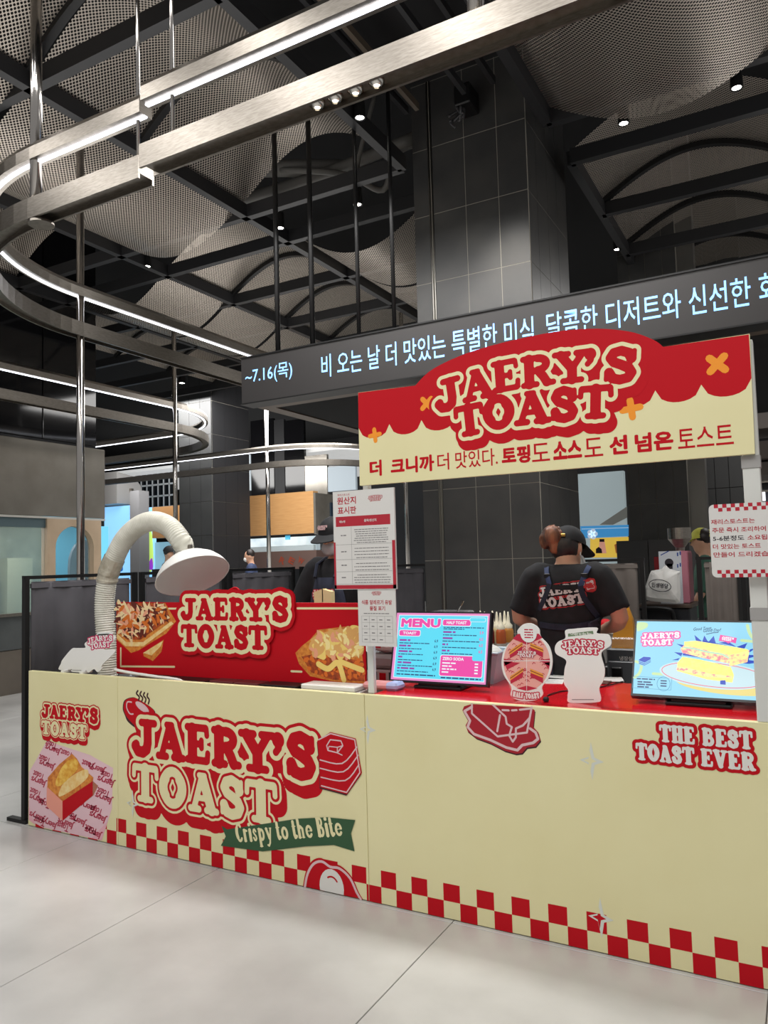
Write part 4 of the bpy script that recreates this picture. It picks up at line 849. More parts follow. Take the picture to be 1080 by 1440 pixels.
decal('header_text', fit(text('품목/원산지', .02), x0+.17, 1.735, x0+.235, 1.748), plN, 2, PAPER, nb)
put_logo(SWAPL, [('logo_outline', '12', .022, None, NRED), ('logo_letters', '12', -.002, None, PAPER)], plN, x0+.232, 1.842, .075, nb, 2)
d = D2(); rn = random.Random(2)
rows = [(1.715, 1.632, 7), (1.632, 1.562, 4), (1.562, 1.505, 3), (1.505, 1.447, 4)]
for zt, zb, n in rows:
    d.rect(x0+.012, zb, x1-.018, zb+.0012)
    for k in range(n):
        m_ = rn.uniform(.0, .02); smalltext(d, x0+.108+m_, x1-.028-m_, zb+.006+(zt-zb-.012)*k/n, .0048, rn)
    smalltext(d, x0+.040, x0+.07, (zt+zb)/2, .007, rn)
d.rect(x0+.098, 1.447, x0+.0992, 1.715)
decal('table_print', d, plN, 1, GREYP, nb)
ns = thing('allergy_notice', 'small white allergy notice sheet with grid under the origin board', 'notice', (-1.735, YN, 1.16), 'notices on the white posts')
x0, x1, z0, z1 = -1.832, -1.634, 1.163, 1.424
mesh_obj('sheet', MB().box(x0, x1, YN+.004, YN+.010, z0, z1), PAPER, ns); plN2 = Plane((0, YN+.004, 0))
decal('title', fit(btext('식품 알레르기 유발', .03), x0+.02, 1.352, x1-.018, 1.374).merge(fit(btext('물질 표기', .03), x0+.062, 1.325, x1-.055, 1.346)), plN2, 1, NRED, ns)
put_logo(SWAPL, [('logo_outline', '12', .022, None, NRED), ('logo_letters', '12', -.002, None, PAPER)], plN2, x0+.10, 1.404, .05, ns, 1)
d = D2()
for k in range(5): d.rect(x0+.018+k*.0405, 1.18, x0+.0190+k*.0405, 1.30); d.rect(x0+.018, 1.18+k*.03, x0+.181, 1.1808+k*.03)
for i in range(4):
    for j in range(4):
        if (i, j) != (3, 0): smalltext(d, x0+.03+i*.0405, x0+.047+i*.0405, 1.191+j*.03, .006, rn)
smalltext(d, x0+.03, x1-.03, 1.31, .005, rn); decal('grid_print', d, plN2, 1, GREYP, ns)
# waiting-time sign on the right post
wn = thing('waiting_notice', 'rounded white notice with red checker bands fixed to the right post', 'notice', (-.13, YN, 1.457), 'notices on the white posts')
x0, x1, z0, z1 = -.306, .045, 1.457, 1.725
mesh_obj('plate', MB().prism(rrect(x0, z0, x1, z1, .018), plN, .008), PAPER, wn)
d = D2(); cs = .0143
for k in range(24):
    for r in (0, 1):
        if (k+r) % 2 == 0:
            a = x0+.004+k*cs
            if a+cs > x1-.004: continue
            if not (k == 0): d.rect(a, z1-.0135*(1-r+1)+.0, a+cs, z1-.0135*(1-r))
            if k > 0: d.rect(a, z0+.0135*r, a+cs, z0+.0135*(r+1))
decal('checker_band', d, plN, 1, mat('notice_crimson', (178, 22, 46), .5), wn)
W_ = lambda px, py: (lambda p: (p.x, p.z))(at(px, py, YN))
for s, a, b, m in (('재리스토스트는', (1000, 734.5), (1061.5, 731.5), 0), ('주문 즉시 조리하여', (1001.5, 746), (1077, 743), 0), ('5-6분정도', (1002.5, 757.5), (1046.5, 756), 1), ('소요됩니다.', (1051, 756), (1102, 754), 0), ('더 맛있는 토스트', (1002.5, 769.5), (1070, 766.5), 0), ('만들어 드리겠습니다.', (1003.5, 781), (1106, 777), 0)):
    p, q = W_(*a), W_(*b); zc = (p[1]+q[1])/2
    decal('notice_text', fit(btext(s, .026), p[0], zc-.0095, q[0], zc+.0095), plN, 1, [NRED, DARKP][m], wn)

# ------------------------------------------------------------------ red picture board with raised logo
YR_ = 3.28; plR = Plane((0, YR_, 0)); B3 = lambda pts: [(lambda p: (min(max(p.x, -3.70), -1.945), min(max(p.z, .917), 1.343)))(at(150 + x/2.919, 800 + y/2.919, YR_)) for x, y in pts]
rb = thing('picture_board', 'wide red board with toast photographs and raised JAERY\'S TOAST logo', 'sign board', (-2.82, YR_, .876))
mesh_obj('board', MB().bbox(-3.702, -1.943, YR_, YR_+.012, .915, 1.345, .002), RED, rb)
mesh_obj('acrylic_foot', MB().box(-3.66, -3.45, YR_-.02, YR_+.06, .876, .916), CLEAR, rb); mesh_obj('acrylic_foot', MB().box(-2.2, -2.0, YR_-.02, YR_+.06, .876, .916), CLEAR, rb); mesh_obj('acrylic_foot', MB().box(-2.95, -2.75, YR_-.02, YR_+.06, .876, .916), CLEAR, rb)
for l_ in ([(58, 325), (58, 400), (278, 402)], [(255, 163), (305, 163)], [(783, 162), (1035, 162)], [(758, 420), (800, 422)]): decal('cream_line', D2().line(B3(l_), .011), plR, 1, CREAM, rb)
def blobs(n, region, smin, smax, rng, stretch=1.0):
    d = D2(); d.over = True; xs = [p[0] for p in region]; ys = [p[1] for p in region]
    def inside(x, y):
        c = False
        for i in range(len(region)):
            (x0, y0), (x1, y1) = region[i], region[i-1]
            if (y0 > y) != (y1 > y) and x < (x1-x0)*(y-y0)/(y1-y0)+x0: c = not c
        return c
    k = 0; tries = 0
    while k < n and tries < n*30:
        tries += 1; x, y = rng.uniform(min(xs), max(xs)), rng.uniform(min(ys), max(ys))
        if not inside(x, y): continue
        s = rng.uniform(smin, smax); th = rng.uniform(0, PI); pts = []
        for j in range(8):
            a = 2*PI*j/8; r = s*rng.uniform(.6, 1.1); u, v = r*math.cos(a)*stretch, r*math.sin(a)/stretch; pts.append((x+u*math.cos(th)-v*math.sin(th), y+u*math.sin(th)+v*math.cos(th)))
        d.poly(catmull(pts, 3)); k += 1
    return d
rg = random.Random(7)
t1 = B3([(42, 140), (240, 140), (285, 215), (245, 265), (130, 335), (100, 345), (42, 290)]); decal('toast_picture', D2().poly(t1), plR, 1, CRUST, rb); decal('toast_piece', D2().poly(B3([(150, 345), (235, 290), (225, 340), (190, 378), (152, 358)])), plR, 2, CRUST, rb)
decal('toast_slice', D2().poly(B3([(150, 345), (232, 295), (222, 318), (185, 355)])), plR, 3, BREAD, rb); decal('toast_slice', D2().poly(B3([(42, 265), (80, 300), (150, 300), (265, 215), (275, 225), (150, 318), (78, 318), (42, 285)])), plR, 3, BREAD, rb)
r1 = B3([(42, 140), (235, 140), (262, 205), (140, 290), (85, 290), (42, 255)]); decal('topping', D2().poly(r1), plR, 4, BROWN, rb)
r1i = B3([(52, 150), (225, 148), (245, 205), (140, 275), (90, 278), (52, 245)])
decal('topping_shreds', blobs(46, r1i, .018, .04, rg, 1.9), plR, 5, SHRED, rb); decal('topping_sauce', blobs(46, r1i, .012, .034, rg, 1.7), plR, 6, mat('print_dark_sauce', (96, 30, 14), .5), rb); decal('topping_meat', blobs(26, r1i, .012, .026, rg, 1.6), plR, 7, MEAT, rb); decal('topping_shreds', blobs(30, r1i, .008, .02, rg, 2.4), plR, 8, SHRED, rb); decal('topping_glaze', blobs(22, r1i, .012, .026, rg, 1.6), plR, 9, mat('print_glaze', (214, 110, 30), .5), rb)
t2 = B3([(775, 345), (800, 318), (835, 290), (870, 250), (985, 236), (1040, 270), (1062, 470), (930, 462), (835, 440), (790, 390)]); decal('toast_picture', D2().poly(t2), plR, 1, CRUST, rb)
r2 = B3([(800, 360), (870, 345), (1055, 380), (1058, 462), (930, 455), (840, 425)]); decal('fried_cutlet', D2().poly(r2), plR, 2, BROWN, rb); decal('crumb', blobs(70, r2, .006, .018, rg), plR, 3, mat('print_crumb', (222, 112, 32), .5), rb)
r3 = B3([(830, 320), (850, 285), (890, 262), (985, 245), (1045, 275), (1052, 350), (980, 360), (860, 345)]); decal('cheese_bed', D2().poly(catmull(r3, 3)), plR, 4, TAN, rb)
decal('cheese_slice', blobs(26, r3, .022, .045, rg, 1.3), plR, 5, CHEESE, rb); decal('bacon_slice', blobs(30, r3, .016, .034, rg, 1.4), plR, 6, TAN, rb); decal('bacon_slice', blobs(14, r3, .014, .026, rg, 1.5), plR, 7, MEAT, rb); decal('cheese_slice', blobs(22, r3, .01, .022, rg, 1.5), plR, 8, mat('print_cheese2', (250, 230, 160), .5), rb)
decal('sauce_drip', D2().line(catmull(B3([(870, 390), (910, 410), (950, 385), (975, 455)]), 5, False), .03).line(catmull(B3([(960, 380), (1010, 400), (1050, 415)]), 5, False), .028), plR, 9, CHEESE, rb)
pa, pb_ = at(256, 880, YR_), at(409, 880, YR_); lw_ = pb_.x-pa.x; lcx = (pa.x+pb_.x)/2; lcz = (at(330, 846, YR_).z + at(330, 905, YR_).z)/2
s_ = lw_/BIGL.w
D_ = BIGL.get('12', .075); mb = MB()
for f in D_.f: mb.add([(lcx + s_*D_.v[i][0], YR_-.012, lcz + s_*D_.v[i][1]) for i in f], [tuple(range(len(f)))])
D_b = MB(); D_b.v = mb.v + [(x, YR_-.0005, z) for x, y, z in mb.v]; n_ = len(mb.v); D_b.f = mb.f + [tuple(n_+i for i in f[::-1]) for f in mb.f]; D_b.mi = [0]*len(D_b.f)
mesh_obj('logo_backing', D_b, RED, rb)
put_logo(BIGL, [('logo_outline', '12', .042, None, CREAM), ('logo_letters', '12', .005, None, RED)], Plane((0, YR_-.012, 0)), lcx, lcz, lw_, rb, 1)
pl_ = at(325, 838, YR_); mesh_obj('hanging_loop', MB().tube(catmull([(pl_.x-.05, YR_, pl_.z-.03), (pl_.x-.03, YR_, pl_.z+.02), (pl_.x+.03, YR_, pl_.z+.045), (pl_.x+.06, YR_, pl_.z+.02), (pl_.x+.02, YR_, pl_.z-.03)], 6, False), .005, 6), RED, rb, smooth=True)

# ------------------------------------------------------------------ screens
def emis(name, rgb, s=.95):
    m = mat(name, rgb, .3, emit=s); m.node_tree.nodes['Principled BSDF'].inputs['Base Color'].default_value = (.01, .01, .01, 1); return m
EC, EP, EW, ED, EL = emis('screen_cyan', (96, 226, 252)), emis('screen_pink', (244, 78, 172)), emis('screen_white', (244, 248, 255)), emis('screen_navy', (40, 70, 120)), emis('screen_lightpink', (238, 140, 200))
def monitor(label, x0, y0, z0, wd, dy, dz):
    t = thing('monitor', label, 'monitor', (x0+wd/2, y0+.05, CH), 'screens on the red counter')
    h = math.hypot(dy, dz); pl = Plane((x0, y0, z0), (1, 0, 0), (0, dy, dz))
    mesh_obj('bezel', MB().prism([(0, 0), (wd, 0), (wd, h), (0, h)], pl, .035), mat('bezel_black', (24, 24, 28), .35), t)
    b = MB(); b.bbox(x0+wd*.3, x0+wd*.7, y0+.012, y0+.05, CH+.012, z0+.012, .003); mesh_obj('stand_neck', b, BLACK, t)
    mesh_obj('stand_base', MB().bbox(x0+wd*.26, x0+wd*.74, y0-.0, y0+.2, CH, CH+.014, .004), BLACK, t)
    return t, Plane(pl.p(.008, .010), pl.u, pl.v), wd-.016, h-.018
m1, pm, sw, sh = monitor('left counter screen showing the pink and cyan MENU', -1.822, 3.30, .962, .512, .09, .335)
X = lambda s: s*sw
Z = lambda t: t*sh
def dm(n, d, l, m): return decal(n, d, pm, l, m, m1)
dm('screen', D2().rect(0, 0, sw, sh), 1, EL)
dm('screen_frame', D2().rect(X(.025), Z(.03), X(.985), Z(.97)), 2, EW); dm('screen_field', D2().rect(X(.032), Z(.04), X(.978), Z(.96)), 3, EC)
mt = fit(btext('MENU', .06), X(.06), Z(.785), X(.495), Z(.915)); mo = fit(btext('MENU', .095), X(.051), Z(.775), X(.502), Z(.925))
dm('menu_title', mo, 4, EW); dm('menu_title', mt, 5, EP)
for s, a, b, c, e in (('TOAST', .05, .28, .655, .735), ('HALF TOAST', .52, .81, .82, .905)):
    dm('heading_pill', D2().rrect(X(a)-.003, Z(c)-.003, X(b)+.003, Z(e)+.003, .009), 4, EW); dm('heading_pill', D2().rrect(X(a), Z(c), X(b), Z(e), .008), 5, EP)
    dm('heading_text', fit(btext(s, .04), X(a+.04), Z(c+.02), X(b-.04), Z(e-.02)), 6, EW)
for a, b, c, e in ((.80, .965, .875, .94),): dm('badge', D2().rrect(X(a), Z(c), X(b), Z(e), .008), 7, EW); dm('badge', D2().rrect(X(a)+.002, Z(c)+.002, X(b)-.002, Z(e)-.002, .006), 8, EC)
rs = random.Random(5); dp, dn = D2(), D2()
for k in range(6):
    z = Z(.575-.083*k); smalltext(dp, X(.06), X(.06+[.12, .13, .15, .06, .15, .19][k]), z, .012, rs); smalltext(dn, X(.06), X(.06+[.34, .25, .27, .27, .38, .34][k]), z-.012, .006, rs)
    dm('price', fit(text('6.9', .02), X(.445), z-.003, X(.482), z+.011), 5, ED)
for k, s in enumerate(('5.9', '6.5', '6.5', '6.5')):
    z = Z(.71-.09*k); smalltext(dp, X(.53), X(.53+[.13, .11, .06, .08][k]), z, .012, rs); smalltext(dn, X(.53), X(.53+[.35, .38, .36, .32][k]), z-.012, .006, rs)
    dm('price', fit(text(s, .02), X(.91), z-.003, X(.948), z+.011), 5, EP)
smalltext(dn, X(.53), X(.95), Z(.785), .006, rs); smalltext(dn, X(.53), X(.75), Z(.762), .006, rs); smalltext(dn, X(.06), X(.48), Z(.075), .008, rs); smalltext(dn, X(.54), X(.95), Z(.055), .009, rs)
dm('soda_box', D2().rrect(X(.518), Z(.085), X(.962), Z(.39), .01), 4, EW); dm('soda_box', D2().rrect(X(.524), Z(.093), X(.956), Z(.382), .009), 5, EP)
dm('soda_title', fit(btext('ZERO SODA', .04), X(.545), Z(.315), X(.765), Z(.36)), 6, EW); dm('badge', D2().rrect(X(.85), Z(.32), X(.965), Z(.40), .009), 6, EC)
d = D2()
for k in range(4): smalltext(d, X(.545), X(.545+[.14, .1, .15, .07][k]), Z(.265-.043*k), .009, rs); d.rect(X(.88), Z(.265-.043*k), X(.915), Z(.265-.043*k)+.007)
dm('soda_list', d, 6, EW); dm('item_names', dp, 5, emis('screen_plum', (150, 70, 170))); dm('item_notes', dn, 5, ED)

m2, pm, sw, sh = monitor('right counter screen showing a sandwich on light blue', -.668, 3.28, .966, .515, .17, .30)
def dm(n, d, l, m): return decal(n, d, pm, l, m, m2)
def S(pts): return [(X((x-85)/905), Z(1-(y-25-(x-85)*.055*max(0, (y-25)/640))/(640))) for x, y in pts]
EB = emis('screen_sky', (150, 222, 250)); EBL = emis('screen_blue', (20, 70, 196)); EY = emis('screen_yellow', (226, 226, 110)); EG_ = emis('screen_lemon', (206, 236, 176)); ECO = emis('screen_coral', (238, 104, 134)); EPL = emis('screen_plate', (206, 236, 244)); EYS = emis('screen_gold', (240, 222, 130)); ENV = emis('screen_ink', (24, 50, 110))
dm('screen', D2().rect(0, 0, sw, sh), 1, EB)
dm('pale_swirl', D2().poly(catmull(S([(90, 40), (160, 40), (165, 80), (110, 115), (90, 112)]), 4)), 2, EG_); dm('pale_arrow', D2().line(catmull(S([(875, 50), (885, 110), (905, 160), (935, 190)]), 5, False), .012).line(S([(835, 190), (930, 200), (945, 130)]), .012), 2, EG_); dm('pale_swirl', D2().line(catmull(S([(95, 390), (135, 420), (125, 490), (90, 530)]), 5, False), .012), 2, EG_); dm('pale_swirl', D2().line(catmull(S([(225, 495), (300, 500)]), 5, False), .012), 2, EG_)
put_logo(SMALL, [('logo_outline', '12', .045, None, EP), ('logo_letters', '12', .004, None, EW)], pm, *S([(268, 185)])[0], .155, m2, 3, rot=.06)
d = D2()
for k, (a, b, c) in enumerate((((510, 145), (565, 205), (525, 210)), ((580, 150), (610, 215), (565, 210)), ((645, 152), (660, 220), (605, 215)), ((680, 215), (740, 200), (800, 250)), ((800, 250), (872, 213), (850, 270)), ((870, 310), (932, 255), (890, 270)), ((880, 320), (952, 322), (880, 350)), ((870, 365), (972, 380), (880, 400)), ((385, 228), (440, 240), (430, 262)), ((368, 303), (430, 310), (420, 340)), ((355, 375), (410, 355), (400, 375)))): d.poly(S([a, b, c]))
d.poly(S([(450, 230), (600, 200), (880, 280), (880, 400), (430, 330)])); dm('starburst', d, 3, EBL)
sh_ = S([(730, 585)])[0]; dm('plate_shadow', D2().ell(*sh_, .19, .040, 30, -.06), 3, EYS)
pc = S([(640, 500)])[0]; dm('plate', D2().ell(*pc, .205, .058, 36, -.06), 4, EPL)
d = D2(); d.line([(pc[0]+.195*math.cos(a), pc[1]+.05*math.sin(a)-.012*math.cos(a)) for a in [2*PI*k/40 for k in range(40)]], .003, True); dm('plate_line', d, 5, ECO)
ESW = noisy('screen_sandwich', (216, 226, 108), (246, 216, 120), 60, .5, emit=.95); ESW2 = noisy('screen_filling', (238, 110, 130), (250, 226, 140), 70, .5, emit=.95); ESW3 = noisy('screen_crust', (240, 150, 130), (236, 226, 130), 80, .5, emit=.95)
for m_ in (ESW, ESW2, ESW3): pass
dm('sandwich_lower', D2().poly(S([(395, 400), (430, 345), (560, 370), (760, 430), (780, 500), (770, 565), (600, 540), (395, 470)])), 6, ESW); dm('sandwich_filling', D2().poly(S([(395, 430), (480, 445), (620, 490), (770, 510), (768, 530), (600, 520), (460, 480), (390, 460)])), 7, ESW2)
dm('sandwich_upper', D2().poly(S([(440, 210), (520, 200), (870, 270), (885, 290), (760, 330), (440, 245)])), 7, ESW); dm('sandwich_side', D2().poly(S([(415, 275), (440, 240), (760, 325), (750, 400), (560, 350), (430, 310)])), 8, ESW2); dm('sandwich_end', D2().poly(S([(760, 320), (885, 280), (870, 385), (750, 425)])), 8, ESW3)
dm('melted_cheese', D2().line(catmull(S([(440, 262), (520, 275), (600, 300), (700, 320), (745, 350)]), 5, False), .008), 9, emis('screen_mint', (190, 236, 200)))
fg = S([(690, 142), (803, 170), (795, 220), (765, 208), (745, 222), (730, 208), (680, 198)]); dm('flag', D2().poly(fg), 9, EP); put_logo(SMALL, [('flag_logo', '12', .012, None, EW)], pm, *S([(742, 180)])[0], .045, m2, 10, rot=-.15)
dm('greeting', fit(text('Good Toast,', .012, 1, .35), *S([(503, 105)])[0], *S([(632, 72)])[0], rot=.1).merge(fit(text('Good Day!', .012, 1, .35), *S([(572, 122)])[0], *S([(698, 88)])[0], rot=.1)).line(S([(595, 138), (640, 124), (675, 120)]), .003), 4, ENV)
stp = S([(115, 375), (150, 348), (200, 352), (205, 400), (160, 432), (118, 415)]); dm('bread_icon', D2().poly(stp), 4, EBL); d = D2()
for k in range(3): d.line(S([(116, 385+k*14), (160, 403+k*13), (204, 372+k*13)]), .003)
dm('bread_icon_lines', d, 5, EB)
d = D2().line(S([(85, 520), (360, 535), (355, 635), (80, 618)]), .0015, True); cc = S([(302, 582)])[0]
d.line([(cc[0]+.0255*math.cos(a), cc[1]+.03*math.sin(a)) for a in [2*PI*k/28 for k in range(28)]], .002, True); dm('badge_line', d, 4, emis('screen_steel', (90, 160, 200)))
d = D2(); 
for k in range(3): smalltext(d, *[S([(115, 566+k*21)])[0][0], S([(225 if k != 2 else 198, 566)])[0][0]], S([(115, 572+k*21)])[0][1], .008, rs); d.rect(cc[0]-.012, cc[1]+.010-k*.011, cc[0]+.012, cc[1]+.015-k*.011)
smalltext(d, S([(108, 540)])[0][0], S([(240, 540)])[0][0], S([(108, 545)])[0][1], .007, rs)
dm('small_print', d, 5, ENV); dm('blue_square', D2().poly(S([(690, 548), (726, 545), (726, 585), (690, 582)])), 8, EBL)

# ------------------------------------------------------------------ cut-out standees
def standee(label, pts, sc_, off, Y, foot):
    pl = Plane((0, Y, 0)); f = lambda p: (lambda q: (q.x, q.z))(at(off[0]+p[0]/sc_, off[1]+p[1]/sc_, Y))
    o = catmull([f(p) for p in pts], 5); zmin = min(p[1] for p in o); o = [(x, z - zmin + foot) for x, z in o]
    a = sum(o[i][0]*o[(i+1) % len(o)][1]-o[(i+1) % len(o)][0]*o[i][1] for i in range(len(o)))
    if a < 0: o = o[::-1]
    cx = sum(p[0] for p in o)/len(o)
    t = thing('cutout_standee', label, 'standee', (cx, Y, foot), 'printed cut-outs on the counter'); mesh_obj('card', MB().prism(o, pl, .007), WHITE, t)
    g_ = lambda p: (f(p)[0], f(p)[1]-zmin+foot); return t, pl, g_
s2, plq, G = standee('white cut-out standee with red JEARY\'S TOAST and green ribbon', [(540, 870), (600, 858), (765, 850), (768, 890), (850, 900), (872, 950), (860, 985), (800, 1035), (825, 1150), (815, 1230), (785, 1290), (798, 1370), (760, 1390), (575, 1392), (556, 1350), (560, 1300), (530, 1250), (535, 1150), (545, 1085), (475, 1040), (465, 990), (490, 950), (540, 925)], 5.143, (690, 720), 3.20, CH)
put_logo(SWAPL, [('logo_outline', '12', .026, None, mat('standee_red', (190, 28, 62), .5)), ('logo_letters', '12', -.001, None, WHITE)], plq, *G((665, 990)), .178, s2, 1)
decal('ribbon', D2().poly([G(p) for p in [(560, 893), (740, 872), (745, 895), (560, 915)]]), plq, 1, mat('ribbon_sage', (110, 134, 100), .5), s2)
decal('ribbon_text', fit(text('Crispy to the Bite', .02), G((578, 905))[0], G((578, 907))[1], G((730, 885))[0], G((730, 884))[1]), plq, 2, WHITE, s2); decal('ground_line', D2().line([G((590, 1370)), G((745, 1370))], .003), plq, 1, GREYP, s2)
mesh_obj('foot', MB().box(G((600, 1390))[0], G((740, 1390))[0], 3.208, 3.27, CH, CH+.02), CLEAR, s2)
s1, plq, G = standee('oval cut-out standee printed with HALF TOAST and red segments', [(195, 880), (240, 835), (300, 832), (350, 870), (362, 925), (425, 1000), (447, 1110), (422, 1220), (372, 1290), (378, 1345), (330, 1385), (250, 1392), (190, 1382), (145, 1350), (150, 1290), (95, 1200), (80, 1100), (110, 1000), (190, 925)], 5.143, (690, 720), 3.17, CH)
SR = mat('standee_red', (190, 28, 62), .5); SP = mat('standee_pink', (236, 170, 160), .5)
el = [(262+168*math.cos(a), 1110+205*math.sin(a)) for a in [2*PI*k/40 for k in range(40)]]; decal('oval_field', D2().poly([G(p) for p in el]), plq, 1, SP, s1)
rq = random.Random(3); d = D2()
for k in range(90):
    a, r = rq.uniform(0, 2*PI), math.sqrt(rq.uniform(.05, .9)); c = G((262+160*r*math.cos(a), 1110+195*r*math.sin(a))); d.line([(c[0]-.006, c[1]-.003), (c[0], c[1]+.004), (c[0]+.007, c[1])], .0028)
decal('wrap_pattern', d, plq, 2, SR, s1)
decal('red_wedge', D2().poly([G(p) for p in [(160, 940), (200, 905), (350, 905), (375, 935), (262, 985)]]).poly([G(p) for p in [(96, 1085), (180, 1095), (98, 1140)]]).poly([G(p) for p in [(430, 1085), (345, 1095), (428, 1140)]]).poly([G(p) for p in [(96, 1105), (215, 1115), (120, 1165)]]).poly([G(p) for p in [(430, 1110), (390, 1115), (420, 1165)]]).poly([G(p) for p in [(190, 1300), (262, 1280), (340, 1300), (262, 1318)]]), plq, 3, SR, s1)
decal('divider', D2().line([G((95, 1100)), G((430, 1100))], .003).line([G((262, 930)), G((262, 1320))], .002), plq, 4, WHITE, s1)
for (x, y, q) in ((185, 1010, 1), (335, 1005, -1), (190, 1195, 1), (335, 1190, -1)):
    P4 = lambda u, v: G((x + u, y + v - q*u*.55)); decal('sandwich_box', D2().poly([P4(-45, 0), P4(45, 0), P4(45, 48), P4(-45, 48)]), plq, 5, SR, s1); decal('sandwich', D2().poly([P4(-48, -8), P4(45, -20), P4(48, 8), P4(-45, 22)]), plq, 6, mat('standee_bun', (238, 160, 60), .5), s1); decal('filling', D2().line([P4(-45, 6), P4(45, -6)], .004), plq, 7, mat('standee_fill', (150, 70, 40), .5), s1)
c = G((275, 900)); d = D2().ell(*c, .037, .040); decal('top_disc', d, plq, 8, WHITE, s1)
d = D2(); [smalltext(d, c[0]-.018, c[0]+.02, c[1]+.012-.011*k, .007, rq) for k in range(4)]; decal('disc_text', d, plq, 9, SR, s1)
put_logo(SWAPL, [('logo_outline', '12', .02, None, SR), ('logo_letters', '12', 0, None, WHITE)], plq, *G((262, 1052)), .085, s1, 8)
a, b = G((165, 1345)), G((350, 1345)); f = word('HALF TOAST', a[0]-.002, b[0]+.002, a[1]-.008, a[1]+.016, 0, .0012, -.006); decal('oval_title', f(.004), plq, 2, SR, s1); decal('oval_title', f(-.0002), plq, 3, WHITE, s1)
mesh_obj('clip', MB().bbox(G((375, 1340))[0], G((415, 1340))[0], 3.168, 3.19, CH, CH+.022, .006), BLACK, s1)
s3, plq, G = standee('white cut-out standee with pink JEARY\'S TOAST beside the duct', [(25, 690), (60, 620), (85, 560), (220, 400), (290, 385), (430, 378), (425, 310), (580, 210), (640, 148), (840, 145), (832, 198), (880, 212), (868, 270), (700, 400), (860, 412), (868, 460), (690, 640), (680, 700), (620, 752), (560, 705), (480, 758), (440, 720), (400, 755), (220, 742), (230, 705), (150, 720), (45, 715)], 10.8, (80, 880), 3.115, CH+.002)
put_logo(SWAPL, [('logo_outline', '12', .026, None, mat('standee_magenta', (196, 34, 92), .5)), ('logo_letters', '12', .0, None, WHITE)], plq, *G((655, 292)), .22, s3, 1, rot=.1)
decal('ribbon', D2().poly([G(p) for p in [(620, 170), (800, 162), (790, 188), (615, 196)]]), plq, 1, mat('ribbon_grey', (140, 148, 144), .5), s3); decal('ground_line', D2().line([G((235, 720)), G((370, 722))], .003), plq, 1, GREYP, s3)
for px in (140, 420): mesh_obj('foot', MB().box(G((px-25, 700))[0], G((px+25, 700))[0], 3.09, 3.16, CH, CH+.012), WHITE, s3)

# ------------------------------------------------------------------ flexible duct with bell hood
dt = thing('extraction_duct', 'white corrugated flexible duct bending over into a white bell hood', 'duct', (-3.93, 3.42, 0))
YH = 3.40
path = [at(px, py, YH) for px, py in ((154, 1075), (153, 1010), (151, 940), (149, 895), (147, 850), (152, 810), (162, 783), (176, 757), (196, 739), (217, 733), (238, 741), (254, 760))]
path[0].z = .004
hd = Vector((.50, -.19, -.84)).normalized(); rc = at(271, 810, YH); neck = rc - hd*.17
path += [neck - hd*.03, neck + hd*.03]
cp = [Vector(p) for p in catmull(path, 40, False)]
L = [0]
for a, b in zip(cp[:-1], cp[1:]): L.append(L[-1] + (b-a).length)
pitch = .0145; n = int(L[-1]/pitch*4); pts = []; rr = []; j = 0
for i in range(n+1):
    s = L[-1]*i/n
    while j < len(L)-2 and L[j+1] < s: j += 1
    f = (s-L[j])/max(L[j+1]-L[j], 1e-6); p = cp[j].lerp(cp[j+1], f); pts.append(p)
    foil = 1.47 < s < 1.63
    r = .060 + (.0035*math.cos(2*PI*s/pitch) if not foil else .004*noise.noise(Vector((s*60, 3, 1))))
    r *= 1 if s < L[-1]-.10 else 1 - .2*(s-(L[-1]-.10))/.10
    rr.append(r)
mesh_obj('hose', MB().tube(pts, rr, 20), DUCT, dt, smooth=True)
i0, i1 = int(n*1.47/L[-1]), int(n*1.64/L[-1])
mesh_obj('foil_wrap', MB().tube([p + Vector((.002*noise.noise(p*40), .002*noise.noise(p*55), 0)) for p in pts[i0:i1:3]], [.066 + .004*noise.noise(p*45) for p in pts[i0:i1:3]], 20, False), noisy('foil_tape', (176, 168, 148), (206, 200, 184), 25, .3, .3, bump=.4), dt, smooth=False)
cl_ = mesh_obj('clamp', MB().lathe([(.056, -.008), (.060, -.008), (.060, .010), (.056, .010)], neck - hd*.035, hd), PIPE, dt)
mesh_obj('clamp_screw', MB().bbox(neck.x+.045, neck.x+.07, neck.y-.035, neck.y-.01, neck.z+.02, neck.z+.045, .004), STEEL, cl_)
prof = [(.050, -.02), (.052, .01), (.075, .03), (.125, .055), (.175, .095), (.205, .135), (.218, .165), (.222, .172), (.216, .172), (.210, .165), (.170, .104), (.12, .066), (.06, .045), (0, .04)]
mesh_obj('bell_hood', MB().lathe(prof, neck, hd, 40), WHITE, dt, smooth=True)
mesh_obj('base_collar', MB().lathe([(.075, 0), (.075, .03), (.064, .035)], (path[0].x, YH, .002)), BLACK, dt)

